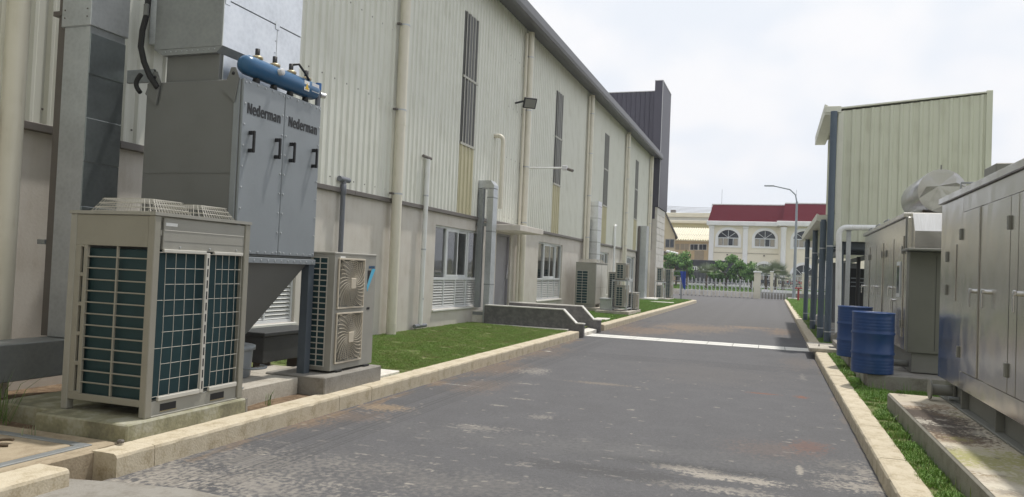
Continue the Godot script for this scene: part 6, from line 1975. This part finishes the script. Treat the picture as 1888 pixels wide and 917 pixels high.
func make_tree(label, at, height, radius, sd, cols):
	var r = RandomNumberGenerator.new()
	r.seed = sd
	var t = thing("street_tree", label, "tree", at, 0, "", true)
	var tr = MB.new()
	tr.tube([Vector3(0, -.1, 0), Vector3(.05, height * .25, .02), Vector3(.0, height * .5, 0)], [.10, .08, .05], 8)
	var blobs = []
	for i in 13:
		var a = r.randf() * TAU
		var rr = radius * sqrt(r.randf()) * .85
		var y = height * r.randf_range(.30, .86)
		var c = Vector3(cos(a) * rr, y, sin(a) * rr)
		blobs.append([c, radius * r.randf_range(.22, .42)])
		tr.tube([Vector3(.03, height * .28, .01), c * Vector3(.5, .8, .5), c], [.045, .03, .012], 5)
	mbput(t, "trunk", tr, M.bark)
	put(t, "crown", leaf_mesh(blobs, 2600, .14, cols, sd + 1), M.leaf)
	return t

func make_palm(label, at, height, sd, col):
	var t = thing("fan_palm", label, "palm", at, 0, "fan palms beyond the gate", true)
	var r = RandomNumberGenerator.new()
	r.seed = sd
	var tr = MB.new()
	tr.tube([Vector3(0, -.1, 0), Vector3(0, height * .45, 0)], [.14, .10], 8)
	mbput(t, "trunk", tr, M.bark)
	for k in 15:
		var st = SurfaceTool.new()
		st.begin(Mesh.PRIMITIVE_TRIANGLES)
		var a = TAU * k / 15.0 + r.randf() * .4
		var el = r.randf_range(.2, 1.45)
		var d = Vector3(cos(a) * cos(el), sin(el), sin(a) * cos(el))
		var base = Vector3(0, height * .45, 0)
		var hub = base + d * height * .28
		var side = d.cross(Vector3.UP).normalized()
		var up = side.cross(d)
		for j in 17:
			var b = lerpf(-1.6, 1.6, j / 16.0)
			var q = (d * cos(b) + side * sin(b) + up * .1).normalized()
			var tip = hub + q * height * .30 - Vector3(0, .08, 0)
			var w = q.cross(up).normalized() * .032
			var c = col * r.randf_range(.8, 1.2)
			for p in [hub - w, tip, hub + w, hub - w + up * .002, hub + w + up * .002, tip]:
				st.set_color(c); st.add_vertex(p)
		var w2 = side * .014
		for p in [base - w2, hub, base + w2, base - w2 + up * .02, base + w2 + up * .02, hub]:
			st.set_color(col); st.add_vertex(p)
		put(t, "frond", st.commit(), M.leaf)
	return t

func tuft_mesh(n, h, spread, sd, w = .0035, lean = .5):
	var r = RandomNumberGenerator.new()
	r.seed = sd
	var st = SurfaceTool.new()
	st.begin(Mesh.PRIMITIVE_TRIANGLES)
	for i in n:
		var a = r.randf() * TAU
		var o = Vector3(cos(a), 0, sin(a)) * spread * sqrt(r.randf())
		var b = r.randf() * TAU
		var l = Vector3(cos(b), 0, sin(b)) * h * lean * r.randf()
		var hh = h * r.randf_range(.5, 1.15)
		var s = Vector3(-sin(b), 0, cos(b)) * w * r.randf_range(.7, 1.3)
		var m = o + l * .35 + Vector3(0, hh * .6, 0)
		var tip = o + l + Vector3(0, hh * r.randf_range(.8, 1.0), 0)
		var g = r.randf_range(.75, 1.25)
		var c = C(g, g, g)
		for p in [o - s, m + s * .8, o + s, o - s, m - s * .8, m + s * .8, m - s * .8, tip, m + s * .8]:
			st.set_color(c); st.add_vertex(p)
	return st.commit()

func grass(called, label, mesh, areas, y_of, sd, cols, smin = .7, smax = 1.3, patch = 0.0):
	var r = RandomNumberGenerator.new()
	r.seed = sd
	var f = FastNoiseLite.new()
	f.seed = sd
	f.frequency = 1.6
	var xf = []
	var cc = []
	for a in areas:
		var n = int(abs(a[1] - a[0]) * abs(a[3] - a[2]) * a[4])
		for i in n:
			var x = r.randf_range(a[0], a[1]); var z = r.randf_range(a[3], a[2])
			var q = f.get_noise_2d(x, z)
			if patch > 0.0 and q < -patch: continue
			var s = r.randf_range(smin, smax) * (1.0 + .4 * q)
			var b = Basis(Vector3.UP, r.randf() * TAU).scaled(Vector3(s, s, s))
			xf.append(Transform3D(b, Vector3(x, y_of.call(x, z), z)))
			var c = cols[r.randi() % cols.size()].lerp(cols[0], clampf(q + .4, 0, 1))
			cc.append(c)
	var mm = MultiMesh.new()
	mm.transform_format = MultiMesh.TRANSFORM_3D
	mm.use_colors = true
	mm.mesh = mesh
	mm.instance_count = xf.size()
	for i in xf.size():
		mm.set_instance_transform(i, xf[i])
		mm.set_instance_color(i, cc[i])
	var o = MultiMeshInstance3D.new()
	o.multimesh = mm
	o.material_override = M.blade
	o.name = numbered(called)
	add_child(o)
	tag(o, label, "grass")
	stuff(o)

func make_plants():
	var g = [C(.21, .34, .065), C(.26, .37, .085), C(.16, .26, .05), C(.33, .37, .12), C(.28, .26, .12)]
	var lively = [C(.15, .30, .04), C(.19, .33, .053), C(.11, .23, .031), C(.26, .32, .09)]
	var lawn_y = func(x, z): return 0.158 + 0.05 * clampf((-4.9 - x) / 2.5, 0, 1)
	grass("lawn_grass", "short patchy lawn between the wall and the kerb before the ramp", tuft_mesh(18, .024, .05, 1, .0019), [[-7.45, -4.80, -9.0, -18.35, 1300]], lawn_y, 2, g, .6, 1.3, .42)
	grass("lawn_grass", "far lawn strip with outdoor units between ramp and tower", tuft_mesh(12, .04, .09, 2, .005), [[-7.4, -4.80, -21.4, -49.0, 260]], lawn_y, 3, lively)
	var ry = func(x, z): return .135
	grass("verge_grass", "bright uneven grass along the right kerb round the pads", tuft_mesh(12, .038, .035, 4, .0021, .8), [[1.14, 1.34, -3.0, -12.2, 2600], [1.34, 4.2, -10.25, -12.05, 1300], [1.14, 1.34, -12.2, -17.4, 1700], [1.14, 1.46, -19.2, -33.0, 700], [1.3, 1.6, -19.1, -20.2, 700]], ry, 5, lively, .5, 1.35, .22)
	grass("verge_grass", "wide sunlit lawn behind the right kerb near the lamp", tuft_mesh(9, .06, .10, 6, .010), [[1.15, 9.0, -33.0, -69.4, 120]], ry, 7, lively)
	grass("tall_weeds", "long thin weed blades rising from the right verge", tuft_mesh(5, .19, .03, 8, .0032, 1.3), [[1.16, 1.36, -4.5, -12.0, 26], [1.4, 3.6, -10.4, -12.0, 20], [1.14, 1.34, -12.2, -17.0, 8]], ry, 9, [C(.13, .24, .04), C(.22, .26, .08), C(.09, .2, .03)], .6, 1.2)
	grass("bank_grass", "grass bank between the street wall and the railing", tuft_mesh(9, .08, .14, 10, .014), [[-26, 14, -70.6, -81.5, 34]], func(x, z): return 0.47 + 0.3 * (-70.4 - z) / 13.0, 11, lively)
	# weeds on the left
	var spots = [[Vector3(-6.2, .15, -4.72), "tangled weeds behind the mossy slab corner", .60], [Vector3(-6.45, .15, -4.45), "thin weeds on the soil before the low duct", .42], [Vector3(-4.80, .16, -6.55), "small weed sprouting between the kerb and the pad", .16], [Vector3(-5.55, .16, -4.50), "single pale sprout against the mossy slab face", .12]]
	for i in spots.size():
		var t = thing("weed", spots[i][1], "plant", spots[i][0], 0, "", true)
		var m = tuft_mesh(26 if i < 2 else 9, spots[i][2], .16 if i < 2 else .05, 40 + i, .004, 1.0)
		var mm = StandardMaterial3D.new()
		mm.albedo_color = Color(.10, .16, .04).linear_to_srgb() if i != 3 else Color(.3, .32, .2).linear_to_srgb()
		mm.vertex_color_use_as_albedo = true
		mm.roughness = .7
		put(t, "blades", m, mm)
	var tree_cols = [C(.10, .23, .04), C(.14, .29, .05), C(.07, .17, .03), C(.19, .33, .075)]
	var specs = [[1246, "round leafy tree behind the blue cloth", 3.7, 1.5], [1227, "leafy tree beside the stone clad tower", 3.3, 1.1], [1268, "smaller leafy tree left of the cream fence post", 2.9, .9], [1338, "dense dark leafy tree in the middle of the street row", 2.9, 1.2], [1365, "tallest round leafy tree left of the gate pillar", 3.5, 1.35], [1385, "leafy tree close to the cream gate pillar", 2.9, .9], [1318, "low leafy tree before the black name board", 2.7, .9]]
	var k = 0
	for s in specs:
		var p = on_z(float(s[0]), 530.0, -77.0)
		make_tree(s[1], Vector3(p.x, .62, -77.0 + .6 * (k % 3)), s[2], s[3], 100 + 7 * k, tree_cols)
		k += 1
	k = 0
	for s in [[1303, "grey-green fan palm in front of the black name board", 2.7], [1412, "tall fan palm right of the gate pillar", 3.0], [1430, "broad fan palm before the lower arched windows", 3.1], [1444, "small fan palm beside the street lamp", 2.2]]:
		var p = on_z(float(s[0]), 530.0, -74.5)
		make_palm(s[1], Vector3(p.x, .58, -74.5), s[2], 300 + k, C(.20, .24, .15))
		k += 1
	# bits of litter on the road
	for q in [[745, 716, "small white scrap of paper near the pad end"], [905, 657, "white paper scrap by the left kerb"]]:
		var p = on_y(float(q[0]), float(q[1]), 0.0)
		var mb = MB.new()
		mb.prism([Vector2(-.035, 0), Vector2(.04, 0), Vector2(.02, .03), Vector2(-.01, .045)], -.02, .025)
		tag(put(self, "paper_scrap", mb.done(), M.white, p + Vector3(0, .002, 0)), q[2], "litter")
	var rk = on_y(222.0, 818.0, .18)
	var mb2 = MB.new()
	mb2.box(Vector3(0, .014, 0), Vector3(.05, .03, .04), .012)
	tag(put(self, "stone_chip", mb2.done(), M.trim, rk), "small dark stone lying on the near kerb top", "stone")

func _ready():
	rng.seed = 4242
	make_light()
	make_materials()
	make_ground()
	make_kerbs()
	make_hall()
	make_rear_hall()
	make_wall_fittings()
	make_ramp()
	make_tower()
	make_right_building()
	make_villa()
	make_far_sheds()
	make_street()
	make_left_pads()
	make_left_ducts()
	make_units()
	make_collector()
	make_generators()
	make_motorcycles()
	make_plants()
